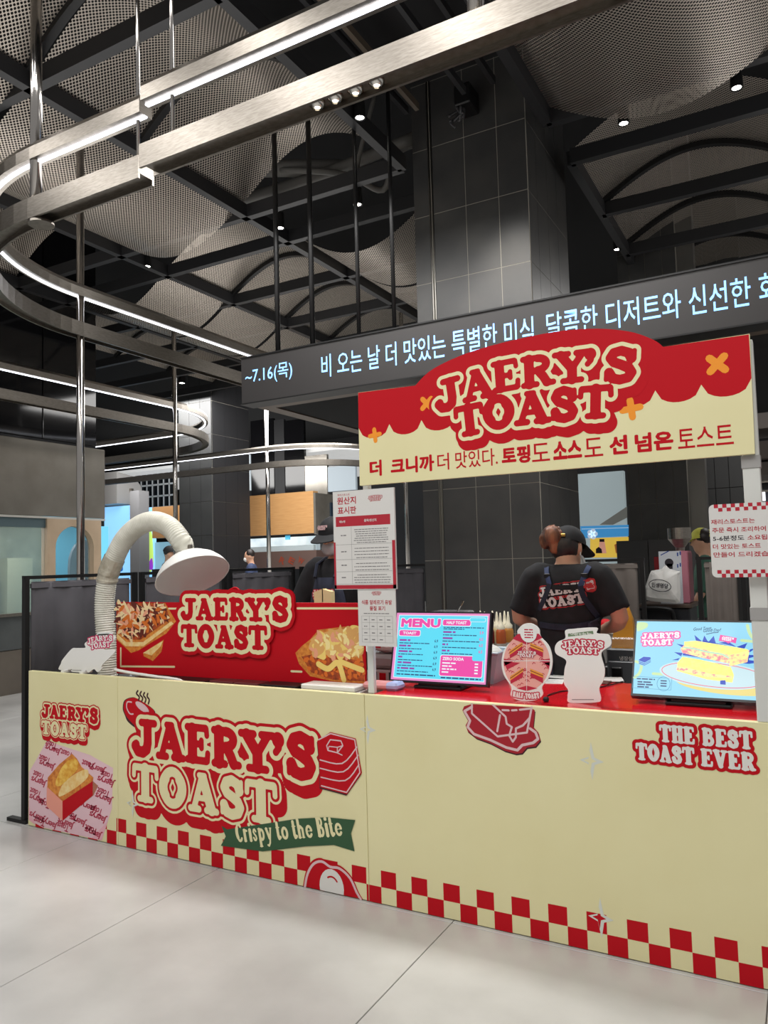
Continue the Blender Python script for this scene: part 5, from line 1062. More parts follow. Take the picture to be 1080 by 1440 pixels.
# ------------------------------------------------------------------ cloth partitions
def partition(label, a, b, cloth, z=1.52, foot=True):
    a = Vector(a); b = Vector(b); d = (b-a).normalized(); t = thing('cloth_partition', label, 'partition', ((a+b)/2), 'cloth partitions around the stall')
    for p in (a + d*.02, b - d*.02): mesh_obj('pole', MB().box(p.x-.016, p.x+.016, p.y-.016, p.y+.016, .012, z), BLACK, t)
    mesh_obj('top_bar', MB().bar(a + Vector((0, 0, z-.012)), b + Vector((0, 0, z-.012)), .022, .022), BLACK, t)
    nn = Vector((-d.y, d.x, 0)); V = []; F = []; N_ = 24; L_ = (b-a).length
    for i in range(N_+1):
        p = a + d*(.06 + (L_-.12)*i/N_) + nn*(.006*math.sin(i*1.1) + .004*math.sin(i*2.7))
        V += [(p.x, p.y, .12), (p.x, p.y, z-.10), (p.x, p.y, z-.04)]
    for i in range(N_):
        for k in (0, 1): F.append((3*i+k, 3*i+3+k, 3*i+4+k, 3*i+1+k))
    c = mesh_obj('cloth', MB().add(V, F), cloth, t, smooth=True); mo = c.modifiers.new('t', 'SOLIDIFY'); mo.thickness = .004
    mesh_obj('hem', MB().bar(a + d*.055 + Vector((0, 0, z-.065)), b - d*.055 + Vector((0, 0, z-.065)), .016, .03), cloth, c)
    for p in (a + d*.02, b - d*.02): mesh_obj('foot', MB().box(p.x-(.03 if abs(d.x) > .5 else .15), p.x+(.03 if abs(d.x) > .5 else .03), p.y-(.15 if abs(d.x) > .5 else .02), p.y+(.15 if abs(d.x) > .5 else .02), 0, .022), BLACK, t)
    return t
partition('grey cloth partition at the stall corner behind the white duct', (-4.30, 3.075, 0), (-4.30, 4.0, 0), CLOTH)
partition('grey cloth partition in the middle of the side wall below the bell hood', (-4.30, 4.03, 0), (-4.30, 4.98, 0), CLOTH)
partition('grey cloth partition at the rear end of the side wall', (-4.30, 5.01, 0), (-4.30, 5.96, 0), CLOTH)
partition('grey cloth partition directly behind the capped worker', (-4.26, 6.0, 0), (-3.55, 6.0, 0), CLOTH)
partition('grey cloth partition left of the tiled column', (-3.52, 6.0, 0), (-2.88, 6.0, 0), CLOTH)
xp = at(907, 800, 6.3).x; partition('brown grey cloth partition right of the standing worker', (-1.79, 6.3, 0), (xp, 6.3, 0), CLOTHB)
x2_, x3_ = at(979, 800, 6.0).x, at(1049, 800, 6.0).x
partition('brown grey cloth partition behind the waiting notice', (x2_, 6.0, 0), (x3_, 6.0, 0), CLOTHB); partition('brown grey cloth partition at the far right edge behind the white post', (x3_+.03, 6.0, 0), (x3_+.9, 6.0, 0), CLOTHB)

# ------------------------------------------------------------------ goods on the counters
BTL = [(146, 70, 40), (210, 130, 50), (120, 30, 30), (60, 30, 26), (206, 190, 140), (176, 84, 40), (214, 200, 160), (190, 130, 60)]
def bottle(px, Y, col, lab, z=.90):
    x = at(px, 880, Y).x; t = thing('squeeze_bottle', lab, 'bottle', (x, Y, z), 'squeeze bottles on the back table')
    bd = mesh_obj('body', MB().lathe([(0, 0), (.030, 0), (.032, .01), (.032, .17), (.026, .19), (.022, .195)], (x, Y, z), seg=16), mat('sauce_%d_%d_%d' % col, col, .35), t, smooth=True)
    mesh_obj('cap', MB().lathe([(.026, .19), (.026, .21), (.012, .225), (.009, .26), (.004, .295), (0, .297)], (x, Y, z), seg=14), mat('bottle_cap', (226, 220, 196), .4), t, smooth=True)
    mesh_obj('label', MB().lathe([(.0326, .04), (.0326, .10)], (x, Y, z), seg=16), mat('bottle_label', (190, 184, 176), .6), bd, smooth=True)
words = ['leftmost', 'second', 'third', 'fourth', 'fifth', 'sixth', 'seventh', 'rightmost']
for k, px in enumerate((676, 682, 688, 693, 699, 704, 710, 715)):
    bottle(px, 4.86 - .085*(k % 3), BTL[k], '%s squeeze bottle in the row right of the menu screen, %s sauce' % (words[k], ['brown', 'amber', 'red', 'dark', 'cream', 'orange', 'pale', 'mustard'][k]))
q = at(642, 870, 4.75)
pan = thing('lidded_pan', 'clear lidded food pan with ladle behind the menu screen', 'pan', (q.x, 4.75, .90))
mesh_obj('pan', MB().bbox(q.x-.17, q.x+.08, 4.65, 4.88, .90, 1.16, .02), STEEL, pan); mesh_obj('lid', MB().bbox(q.x-.175, q.x+.085, 4.645, 4.885, 1.16, 1.20, .015), CLEAR, pan); mesh_obj('ladle', MB().tube([(q.x+.0, 4.75, 1.18), (q.x+.06, 4.74, 1.27)], .006, 8), PIPE, pan)
q = at(700, 960, 3.55); q.y = 0; tub = thing('plastic_tub', 'pale blue plastic tub right of the menu screen', 'tub', (q.x-.12, 3.55, CH))
mesh_obj('tub', MB().add([(q.x-.22, 3.54, CH), (q.x-.02, 3.54, CH), (q.x-.02, 3.74, CH), (q.x-.22, 3.74, CH), (q.x-.25, 3.52, CH+.15), (q.x+.015, 3.52, CH+.15), (q.x+.015, 3.76, CH+.15), (q.x-.25, 3.76, CH+.15)], [(3, 2, 1, 0), (0, 1, 5, 4), (1, 2, 6, 5), (2, 3, 7, 6), (3, 0, 4, 7)]), mat('tub_blue', (186, 206, 220), .35), tub)
tub.children[0].modifiers.new('t', 'SOLIDIFY').thickness = .004
mesh_obj('rim', MB().tube([(q.x-.25, 3.52, CH+.15), (q.x+.015, 3.52, CH+.15), (q.x+.015, 3.76, CH+.15), (q.x-.25, 3.76, CH+.15), (q.x-.25, 3.52, CH+.15)], .007, 6), mat('tub_blue', (186, 206, 220), .35), tub)
mesh_obj('napkins', MB().ellip((q.x-.1, 3.64, CH+.12), (.1, .1, .065)), WHITE, tub)
# cash box with bagged paper beside the left post
q = at(548, 940, 3.62); bx = thing('order_printer', 'grey order printer box with black strips behind the left post', 'printer', (q.x, 3.64, .8755))
mesh_obj('body', MB().bbox(q.x-.10, q.x+.12, 3.54, 3.74, .8755, .8755+.10, .008), mat('printer_grey', (190, 186, 184), .4), bx); mesh_obj('lid', MB().bbox(q.x-.10, q.x+.12, 3.54, 3.74, .8755+.104, .8755+.18, .02), mat('printer_lid', (152, 150, 150), .35), bx); mesh_obj('strip', MB().box(q.x-.06, q.x-.035, 3.535, 3.54, .8755+.01, .8755+.09), BLACK, bx); mesh_obj('strip', MB().box(q.x+.04, q.x+.07, 3.535, 3.54, .8755+.01, .8755+.09), BLACK, bx); decal('sticker', D2().rect(q.x-.02, .8755+.045, q.x+.02, .8755+.085), Plane((0, 3.54, 0)), 2, RED, bx)
bg = thing('wrapped_bag', 'crumpled white printed bag lying on the order printer', 'bag', (q.x, 3.63, .8755+.18))
mb = MB().ellip((q.x+.0, 3.63, .8755+.235), (.115, .09, .055), 18, 10); mb.v = [tuple(Vector(v) + Vector((0, 0, max(-.0, .012*noise.noise(Vector(v)*22)))) if v[2] > .8755+.19 else (v[0], v[1], max(v[2], .8755+.181))) for v in mb.v]
mesh_obj('bag', mb, WHITE, bg); decal('bag_print', D2().rect(q.x-.05, .8755+.215, q.x-.005, .8755+.25), Plane((0, 3.538, 0)), 1, NRED, bg)
q = at(540, 972, 3.25); nk = thing('napkin_pack', 'pink and lilac napkin pack on the red counter', 'napkins', (q.x, 3.24, CH)); mesh_obj('pack', MB().bbox(q.x-.09, q.x+.10, 3.19, 3.28, CH, CH+.035, .012), mat('napkin_pink', (224, 150, 150), .5), nk); mesh_obj('band', MB().bbox(q.x+.035, q.x+.104, 3.188, 3.282, CH, CH+.037, .012), mat('napkin_lilac', (170, 180, 220), .5), nk)
# papers, tray, cable on the counter
for k, (px, py, rz, lab) in enumerate(((762, 958, .2, 'printed paper sheet lying between the standees'), (800, 952, -.15, 'printed paper sheet behind the white standee'), (845, 956, .3, 'blank paper sheet left of the sandwich screen'))):
    q = atz(px, py, CH+.001); c, s = math.cos(rz), math.sin(rz); t = thing('paper_sheet', lab, 'paper', (q.x, q.y, CH), 'papers on the red counter')
    R_ = lambda a, b, z=0: (q.x + a*c - b*s, q.y + a*s + b*c, CH+.001+.0012*k+z)
    mesh_obj('sheet', MB().add([R_(-.105, -.07), R_(.105, -.07), R_(.105, .07), R_(-.105, .07), R_(-.105, -.07, .001), R_(.105, -.07, .001), R_(.105, .07, .001), R_(-.105, .07, .001)], [(3, 2, 1, 0), (4, 5, 6, 7), (0, 1, 5, 4), (1, 2, 6, 5), (2, 3, 7, 6), (3, 0, 4, 7)]), WHITE, t)
    if k < 2:
        mb = MB()
        for r in range(5): mb.add([R_(-.09, -.05+.022*r, .0016), (R_(.08-.02*(r % 3), -.05+.022*r, .0016)), R_(.08-.02*(r % 3), -.046+.022*r, .0016), R_(-.09, -.046+.022*r, .0016)], [(0, 1, 2, 3)])
        mesh_obj('print', mb, GREYP, t)
q = atz(862, 941, CH); tr = thing('clipboard', 'dark brown clipboard at the rear of the red counter', 'clipboard', (q.x, q.y, CH)); mesh_obj('board', MB().bbox(q.x-.09, q.x+.09, 3.70, 3.775, CH, CH+.008, .002), mat('clip_brown', (90, 52, 44), .5), tr); mesh_obj('clip', MB().bbox(q.x-.03, q.x+.03, 3.70, 3.72, CH+.008, CH+.02, .003), STEEL, tr)
cbp = [atz(px, py, CH+.004) for px, py in ((770, 978), (790, 972), (815, 971), (850, 965), (880, 957))]
tag(mesh_obj('power_cable', MB().tube(catmull(cbp, 6, False), .003, 6), BLACK, smooth=True), 'thin black cable running across the red counter to the sandwich screen', 'cable')
# trays and boxes peeking out under the red board
for k, (px0, px1, m, hh, lab) in enumerate(((428, 512, WHITE, .058, 'stack of white takeaway boxes under the right toast picture'), (302, 372, mat('maroon_box', (96, 30, 34), .5), .05, 'maroon cartons under the raised logo'), (375, 424, BLACK, .052, 'black tray under the cutlet picture'), (200, 296, BLACK, .045, 'flat black tray under the left of the red board'))):
    a, b = at(px0, 965, 3.20).x, at(px1, 965, 3.20).x; t = thing('takeaway_box' if k == 0 else 'carton' if k == 1 else 'tray', lab, 'box' if k < 2 else 'tray', ((a+b)/2, 3.2, .875))
    if k == 0:
        for j in range(3): mesh_obj('box', MB().bbox(a+.01*j, b-.008*j, 3.14, 3.255, .875+.026*j, .899+.026*j, .004), m, t)
    elif k == 1:
        for j in range(2): mesh_obj('carton_body', MB().bbox(a+(b-a)*.5*j+.004, a+(b-a)*.5*(j+1)-.004, 3.15, 3.25, .875, .875+hh+.01, .004), m, t)
    else: mesh_obj('tray_body', MB().bbox(a, b, 3.15, 3.255, .875, .875+hh, .008), m, t); mesh_obj('tray_lip', MB().bbox(a-.006, b+.006, 3.144, 3.262, .875+hh, .875+hh+.008, .003), m, t)
cbp = [at(px, py, 3.16) for px, py in ((168, 955), (190, 951), (225, 956), (260, 960))]
tag(mesh_obj('white_cable', MB().tube(catmull([(p.x, 3.125, .965 - .012*k) for k, p in enumerate(cbp)] + [(cbp[-1].x+.05, 3.125, .886)], 6, False), .009, 8), WHITE, smooth=True), 'white cable looping under the left end of the red board', 'cable')

# back right: grinder with hopper, carrier bag, cart, fridge, sauce pouch
YG = 6.9; G_ = lambda px, py, Y=YG: at(px, py, Y)
ct_ = thing('service_cart', 'black service cart with rounded push handle under the grinder', 'cart', (G_(935, 860).x, YG, 0))
a, b = G_(903, 860).x, G_(978, 860).x; zt = G_(935, 848).z
mesh_obj('top', MB().bbox(a, b, YG-.2, YG+.3, zt-.03, zt, .005), mat('cart_top', (80, 66, 56), .5), ct_); mesh_obj('body', MB().bbox(a+.02, b-.02, YG-.18, YG+.28, .1, zt-.03, .01), mat('cart_dark', (30, 32, 38), .4), ct_)
mesh_obj('handle', MB().tube(catmull([(a, YG-.24, zt-.35), (a, YG-.26, zt-.08), (a+.06, YG-.27, zt-.03), (b-.2, YG-.27, zt-.03), (b-.14, YG-.26, zt-.08), (b-.14, YG-.24, zt-.35)], 6, False), .018, 8), BLACK, ct_, smooth=True)
for x in (a+.06, b-.06):
    for y in (YG-.12, YG+.22): mesh_obj('wheel', MB().lathe([(0, -.02), (.05, -.02), (.05, .02), (0, .02)], (x, y, .05), (1, 0, 0), 14), BLACK, ct_)
gr = thing('grinder', 'tall grinder with steel funnel hopper and printed white front', 'grinder', (G_(948, 850).x, YG+.05, zt))
a, b = G_(930, 820).x, G_(961, 820).x; z1_ = G_(945, 775).z
mesh_obj('body', MB().bbox(a, b+.05, YG-.05, YG+.22, zt, z1_, .008), mat('grinder_pink', (188, 118, 134), .4), gr); mesh_obj('front_panel', MB().box(a-.002, b, YG-.056, YG-.05, zt, z1_), mat('grinder_front', (206, 210, 216), .4), gr)
d = D2()
for u, v in ((.1, .93), (.02, .62), (.5, .55)): d.line([(a+(b-a)*u, zt+(z1_-zt)*v), (a+(b-a)*(u+.35), zt+(z1_-zt)*(v+.07))], .008)
for u, v in ((.82, .9), (.8, .68)): d.rect(a+(b-a)*u, zt+(z1_-zt)*v, a+(b-a)*(u+.06), zt+(z1_-zt)*(v+.07)); d.rect(a+(b-a)*(u+.12), zt+(z1_-zt)*(v+.02), a+(b-a)*(u+.18), zt+(z1_-zt)*(v+.09))
decal('blue_marks', d, Plane((0, YG-.056, 0)), 2, mat('grinder_blue', (40, 70, 150), .5), gr); decal('motif', D2().ell(a+(b-a)*.45, zt+(z1_-zt)*.78, .035, .035).rect(a+(b-a)*.35, zt+(z1_-zt)*.66, a+(b-a)*.6, zt+(z1_-zt)*.76), Plane((0, YG-.056, 0)), 2, DARKP, gr)
hx = G_(954, 760).x; z2_ = G_(954, 742).z; hr = (G_(971, 750).x - G_(937, 750).x)/2
mesh_obj('hopper', MB().lathe([(.035, -.02), (.04, .03), (hr, (z2_-z1_)*.52), (hr, z2_-z1_), (hr*.96, z2_-z1_), (hr*.96, (z2_-z1_)*.54), (.03, .04)], (hx, YG+.08, z1_), seg=28), STEEL, gr, smooth=False)
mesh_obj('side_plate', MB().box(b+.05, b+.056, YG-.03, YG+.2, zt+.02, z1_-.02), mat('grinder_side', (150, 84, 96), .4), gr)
# carrier bag hanging in front of the grinder: bulging sheet with handles
bgp = thing('carrier_bag', 'white plastic carrier bag with oval black print hung before the grinder', 'bag', (G_(930, 848, 6.65).x, 6.65, zt))
K = lambda px, py: (lambda p: (p.x, p.z))(G_(px, py, 6.62))
oc = [K(*p) for p in [(905, 838), (914, 806), (920, 802), (930, 800), (936, 795), (942, 800), (950, 802), (957, 804), (956, 812), (956, 846), (940, 847), (915, 845)]]
oc = catmull(oc, 3); cxx = sum(p[0] for p in oc)/len(oc); czz = sum(p[1] for p in oc)/len(oc); V = []; F = []; m_ = len(oc); rings = 6
if sum(oc[i][0]*oc[(i+1) % m_][1]-oc[(i+1) % m_][0]*oc[i][1] for i in range(m_)) < 0: oc = oc[::-1]
for sgn in (-1, 1):
    for r in range(rings+1):
        f = r/rings
        for x, z in oc: xx, zz = cxx+(x-cxx)*f, czz+(z-czz)*f; V.append((xx, 6.62 + sgn*(.045*math.sqrt(max(0, 1-f*f)) + .006*noise.noise(Vector((xx*14, zz*14, sgn)))), zz))
    o_ = 0 if sgn < 0 else (rings+1)*m_
    for r in range(rings):
        for i in range(m_): q4 = (o_+r*m_+i, o_+r*m_+(i+1) % m_, o_+(r+1)*m_+(i+1) % m_, o_+(r+1)*m_+i); F.append(q4)
mesh_obj('bag_body', MB().add(V, F), WHITE, bgp, smooth=False)
e = K(930, 823); plB = Plane((0, 6.55, 0)); dd = D2().line([(e[0]+.085*math.cos(a), e[1]+.048*math.sin(a)-.01*math.cos(a)) for a in [2*PI*k/24 for k in range(24)]], .006, True); dd.merge(fit(text('인생명당', .03), e[0]-.065, e[1]-.02, e[0]+.065, e[1]+.022, rot=-.12))
decal('bag_print', dd, plB, 1, DARKP, bgp)
fr = thing('mini_fridge', 'grey mini fridge with white tag beside the standing worker', 'fridge', (at(880, 950, 4.4).x, 4.5, 0))
a, b = at(853, 930, 4.36).x, at(905, 930, 4.36).x; zf = at(875, 912, 4.36).z
mesh_obj('body', MB().bbox(a, b, 4.36, 4.53, 0, zf, .01), mat('fridge_grey', (84, 88, 92), .4), fr); mesh_obj('door', MB().bbox(a+.01, b-.01, 4.345, 4.358, .1, zf-.07, .005), mat('fridge_door', (100, 104, 108), .4), fr); mesh_obj('handle', MB().bbox(a+.03, a+.09, 4.33, 4.345, zf-.20, zf-.1, .006), BLACK, fr)
decal('tag_text', fit(text('냉장실', .02), a+.075, zf-.065, a+.145, zf-.04), Plane((0, 4.345, 0)), 2, WHITE, fr)
po = thing('sauce_pouch', 'orange sauce pouch with white gloves standing right of the worker', 'pouch', (at(877, 915, 4.42).x, 4.44, zf))
qx = at(877, 915, 4.40); mesh_obj('pouch', MB().add([(qx.x-.06, 4.37, zf), (qx.x+.065, 4.37, zf), (qx.x+.065, 4.47, zf), (qx.x-.06, 4.47, zf), (qx.x-.04, 4.40, zf+.16), (qx.x+.055, 4.40, zf+.16), (qx.x+.055, 4.44, zf+.16), (qx.x-.04, 4.44, zf+.16), (qx.x-.01, 4.415, zf+.23), (qx.x+.035, 4.415, zf+.23), (qx.x+.035, 4.425, zf+.23), (qx.x-.01, 4.425, zf+.23)], [(3, 2, 1, 0)] + [(4*k+i, 4*k+(i+1) % 4, 4*k+4+(i+1) % 4, 4*k+4+i) for k in (0, 1) for i in range(4)] + [(8, 9, 10, 11)]), mat('pouch_orange', (230, 164, 60), .3), po)
mesh_obj('clear_base', MB().bbox(qx.x-.065, qx.x+.07, 4.365, 4.475, zf, zf+.06, .01), CLEAR, po); mesh_obj('glove', MB().tube([(qx.x-.03, 4.40, zf+.16), (qx.x-.035, 4.39, zf+.25), (qx.x-.02, 4.39, zf+.31)], [.018, .016, .008], 8).tube([(qx.x-.03, 4.40, zf+.18), (qx.x+.005, 4.39, zf+.27)], [.012, .007], 8), mat('glove_cream', (226, 216, 180), .5), po)
ks = thing('prep_box', 'white prep box on the back table left of the fridge', 'box', (at(845, 905, 4.66).x, 4.7, .90)); kx = at(858, 905, 4.66).x; mesh_obj('body', MB().bbox(kx-.1, kx+.04, 4.62, 4.8, .90, 1.08, .01), mat('prep_grey', (170, 170, 168), .4), ks); mesh_obj('lid', MB().bbox(kx-.105, kx+.045, 4.615, 4.805, 1.08, 1.095, .004), WHITE, ks); mesh_obj('red_scoop', MB().ellip((kx-.03, 4.7, 1.13), (.04, .035, .035)), RED, ks)

# ------------------------------------------------------------------ people
def remesh(mb, voxel, smooth_it=4):
    me = bpy.data.meshes.new('tmp'); me.from_pydata([Vector(v) for v in mb.v], [], mb.f); ob = bpy.data.objects.new('tmp', me); COL.objects.link(ob)
    r = ob.modifiers.new('r', 'REMESH'); r.mode = 'VOXEL'; r.voxel_size = voxel
    if smooth_it: s = ob.modifiers.new('s', 'SMOOTH'); s.iterations = smooth_it; s.factor = .5
    dg = bpy.context.evaluated_depsgraph_get(); dg.update(); m2_ = bpy.data.meshes.new_from_object(ob.evaluated_get(dg))
    o = MB(); o.v = [tuple(v.co) for v in m2_.vertices]; o.f = [tuple(p.vertices) for p in m2_.polygons]; o.mi = [0]*len(o.f)
    bpy.data.objects.remove(ob); return o
def loft(mb, rings, n=24):                            # rings: (cx, cy, z, rx, ry)
    V = [(cx + rx*math.cos(2*PI*k/n), cy + ry*math.sin(2*PI*k/n), z) for cx, cy, z, rx, ry in rings for k in range(n)]; m = len(rings)
    F = [(i*n+k, i*n+(k+1) % n, (i+1)*n+(k+1) % n, (i+1)*n+k) for i in range(m-1) for k in range(n)] + [tuple(range(n))[::-1], tuple((m-1)*n+k for k in range(n))]
    return mb.add(V, F)
def person(name, label, x, y, rot, H, arms, top, bottom, head_tilt=0.0, hand=True, voxel=.013, bend=0.0, sleeve=.62, head_turn=0.0, drop=0.0):
    t = thing(name, label, 'person', (x, y, 0)); k = H/1.70; c, s = math.cos(rot), math.sin(rot)
    def bendf(p):                                     # lean forward from the hips
        if p[2] > .95 and bend: h = p[2]-.95; return (p[0], p[1]+h*math.sin(bend), .95 + h*math.cos(bend))
        return tuple(p)
    def T(p): p = bendf(p); return (x + k*(p[0]*c - p[1]*s), y + k*(p[0]*s + p[1]*c), k*p[2])
    def TM(mb):
        mb.v = [T(p) for p in mb.v]; return mb
    HC = Vector((0, .015 + .10*math.sin(head_tilt)*.8, 1.60 - drop))
    HR = Matrix.Rotation(head_turn, 3, 'Z') @ Matrix.Rotation(-head_tilt, 3, 'X')
    def limb(mb, pts, rs, seg=14): pts = [Vector(p) for p in pts]; mb.tube(catmull(pts, 4, False), np.interp(np.linspace(0, len(pts)-1, 4*(len(pts)-1)+1), range(len(pts)), rs), seg); return mb
    body = MB()
    loft(body, [(0, 0, .84, .150, .10), (0, 0, .95, .160, .108), (0, 0, 1.06, .132, .09), (0, .0, 1.2, .148, .098), (0, .0, 1.32, .162, .10), (0, -.005, 1.40, .150, .085), (0, -.008, 1.445, .095, .068), (0, 0, 1.48, .055, .056), (0, .012, 1.56, .050, .052)])
    head = MB().ellip(HC + Vector((0, .005, .02)), (.072, .088, .105), 24, 16); head.ellip(HC + HR @ Vector((0, .035, -.045)), (.055, .055, .062), 18, 12)
    head.tube([HC + HR @ Vector((0, .085, .03)), HC + HR @ Vector((0, .108, -.012))], [.010, .016], 8)
    for q in (-1, 1): head.ellip(HC + HR @ Vector((q*.074, -.005, .005)), (.012, .022, .032), 10, 8)
    body.add(head.v, head.f)
    for q in (-1, 1):
        limb(body, [(q*.085, 0, .92), (q*.092, .012, .5), (q*.095, -.015, .09)], [.085, .058, .04]); body.ellip((q*.098, .045, .05), (.045, .12, .045), 14, 8)
    hands = []
    for q in (-1, 1):
        el, wr = Vector(arms[q][0]), Vector(arms[q][1]); sh = Vector((q*.165, -.005, 1.405))
        limb(body, [(q*.10, 0, 1.40), sh, el, wr], [.055, .054, .042, .028])
        d = (wr-el).normalized(); pv = wr + d*.055; up = Vector((0, 0, 1)); side = d.cross(up).normalized(); up = side.cross(d)
        body.ellip(pv, (.036, .036, .024), 12, 8)
        if hand:
            for i, ln in enumerate((.072, .082, .078, .062)):
                b0 = pv + d*.022 + side*((i-1.5)*.018*q); body.tube([b0, b0 + d*ln*.5 - up*.008, b0 + d*ln*.85 - up*.03], [.0095, .009, .007], 8)
            b0 = pv - side*(.026*q) - d*.01; body.tube([b0, b0 - side*(.024*q) + d*.03, b0 - side*(.018*q) + d*.062], [.012, .010, .008], 8)
    mesh_obj('body', remesh(TM(body), voxel*.62*k if hand else voxel*k, 3), SKIN, t, smooth=True)
    sh_ = MB(); loft(sh_, [(0, 0, .90, .172, .124), (0, 0, .98, .176, .128), (0, 0, 1.06, .156, .112), (0, .0, 1.2, .166, .116), (0, .0, 1.32, .178, .116), (0, -.005, 1.40, .168, .10), (0, -.008, 1.45, .105, .08), (0, 0, 1.475, .068, .068)])
    for q in (-1, 1):
        el = Vector(arms[q][0]); sv = Vector((q*.165, -.005, 1.405)); e2 = sv.lerp(el, sleeve)
        limb(sh_, [(q*.09, 0, 1.395), sv, e2], [.07, .076, .074])
    shirt = mesh_obj('shirt', remesh(TM(sh_), voxel*k, 4), top, t, smooth=True)
    tr_ = MB(); loft(tr_, [(0, 0, .80, .165, .12), (0, 0, .93, .168, .12)])
    for q in (-1, 1): limb(tr_, [(q*.085, 0, .9), (q*.092, .012, .5), (q*.095, -.015, .10)], [.1, .078, .066])
    mesh_obj('trousers', remesh(TM(tr_), voxel*1.3*k, 3), bottom, t, smooth=True)
    fr = lambda p: T(HC + HR @ Vector(p))
    return t, shirt, fr, T, HC, HR
def capmesh(fr, m, t, up=.0, brim=True, back=False):
    mb = MB(); n = 24; V = []; F = []
    for i in range(8):
        th = PI/2*i/7*1.0
        for k in range(n): a = 2*PI*k/n; V.append(fr((.086*math.cos(th)*math.cos(a), .104*math.cos(th)*math.sin(a)-.002, .035+up+.098*math.sin(th))))
    for i in range(7):
        for k in range(n): F.append((i*n+k, i*n+(k+1) % n, (i+1)*n+(k+1) % n, (i+1)*n+k))
    cp_ = mesh_obj('cap', MB().add(V, F), m, t, smooth=True)
    if brim:
        V = []; 
        for dz in (0, .006):
            for k in range(13): a = PI*(.12+.76*k/12); V.append(fr((.085*math.cos(a), .10*math.sin(a), .037+up+dz)))
            for k in range(13): a = PI*(.12+.76*k/12); V.append(fr((.088*math.cos(a), .10+.085*math.sin(a), .012+up+dz)))
        F = [(k, k+1, 14+k, 13+k) for k in range(12)] + [(26+k+13, 26+k+14, 26+k+1, 26+k) for k in range(12)] + [(k, 13+k, 39+k, 26+k) for k in (0,)] + [(13+k, 14+k, 40+k, 39+k) for k in range(12)]
        mesh_obj('cap_brim', MB().add(V, F), m, cp_, smooth=False)
# worker seen from behind
wx, wy = -1.12, 4.02
wk, shirt, fr, T, HC, HR = person('person', 'worker seen from behind in black printed tee, navy apron straps and cap', wx, wy, 0, 1.74, {1: ((.265, -.02, 1.20), (.13, .22, 1.12)), -1: ((-.265, .0, 1.19), (-.1, .24, 1.12))}, SHIRT, SHIRT, head_tilt=.30, head_turn=-.3, sleeve=.86, drop=.055)
capmesh(fr, CAPM, wk, .0)
mb = MB().ellip(fr((0, -.03, .012)), (.080, .080, .085), 20, 12); mesh_obj('hair', mb, DHAIR, wk, smooth=True)
p = Vector(fr((-.035, -.105, .045))); mb = MB().ellip(p, (.058, .05, .062), 18, 12); mb.ellip(p + Vector((-.03, -.01, -.02)), (.04, .035, .05)); mb.ellip(p + Vector((.015, -.005, -.05)), (.035, .03, .045))
b_ = remesh(mb, .007, 2); b_.v = [tuple(Vector(v) + Vector((1, 1, 1))*.008*noise.noise(Vector((v[0]*60, v[1]*60, v[2]*18)))) for v in b_.v]; mesh_obj('hair_bun', b_, HAIR, wk, smooth=True)
mesh_obj('cap_buckle', MB().bbox(*[q for a in zip(Vector(fr((.03, -.104, .05)))-Vector((.012, .006, .008)), Vector(fr((.03, -.104, .05)))+Vector((.012, .006, .008))) for q in a], .002), mat('brass', (190, 150, 80), .3, 1), wk)
mb = MB().ellip(fr((0, .075, -.045)), (.060, .05, .055), 16, 10); mesh_obj('face_mask', mb, mat('mask_white', (224, 226, 226), .7), wk, smooth=True)
mesh_obj('mask_loop', MB().tube([fr((.079, -.01, .03)), fr((.082, -.005, -.03)), fr((.068, .05, -.05))], .0025, 6), mat('mask_white', (224, 226, 226), .7), wk)
bv = BVHTree.FromPolygons([v.co + ORG['person'] for v in shirt.data.vertices], [tuple(p.vertices) for p in shirt.data.polygons])
def project(o, off):
    for v in o.data.vertices:
        wv = v.co + ORG['person']; h = bv.ray_cast(Vector((wv.x, wv.y-1.2, wv.z)), Vector((0, 1, 0)))
        if h[0] is not None: v.co = h[0] - Vector((0, off, 0)) - ORG['person']
c = at(795, 836, wy-.12)
put_logo(SMALL, [('shirt_logo_outline', '12', .042, None, mat('shirt_red', (200, 44, 48), .6)), ('shirt_logo', '12', .004, None, mat('shirt_white', (222, 218, 216), .6))], Plane((0, wy-.3, 0)), c.x, c.z, .30, wk, 0, rot=.13, project=lambda o, f: project(o, .003 + (f-.0015)*8))
def ribbon(pts, w, name, m, off):
    P2 = [(lambda q: (q.x, q.z))(at(690 + a/5.143, 720 + b/5.143, wy-.1)) for a, b in pts]; P2 = catmull(P2, 8, False); V = []
    for i, (a, b) in enumerate(P2):
        (x0, y0), (x1, y1) = P2[max(i-1, 0)], P2[min(i+1, len(P2)-1)]; L_ = math.hypot(x1-x0, y1-y0); nx, ny = -(y1-y0)/L_, (x1-x0)/L_
        V += [(a+nx*w/2*f, wy-.3, b+ny*w/2*f) for f in (-1, 0, 1)]
    F = [(3*i+k, 3*i+k+1, 3*i+k+4, 3*i+k+3) for i in range(len(P2)-1) for k in (0, 1)]
    o = mesh_obj(name, MB().add(V, F), m, wk); project(o, off); o.modifiers.new('t', 'SOLIDIFY').thickness = .003; return o
ribbon([(388, 402), (412, 470), (432, 525)], .026, 'apron_strap', STRAP, .008); ribbon([(702, 392), (672, 465), (648, 540)], .026, 'apron_strap', STRAP, .008)
ribbon([(432, 520), (405, 600), (345, 712)], .026, 'apron_strap', NAVY, .009); ribbon([(648, 535), (680, 630), (775, 785)], .026, 'apron_strap', NAVY, .009)
ribbon([(430, 540), (540, 545), (645, 540)], .026, 'apron_crossband', SHIRT, .007); ribbon([(352, 815), (560, 830), (800, 800)], .03, 'apron_waistband', NAVY, .010)
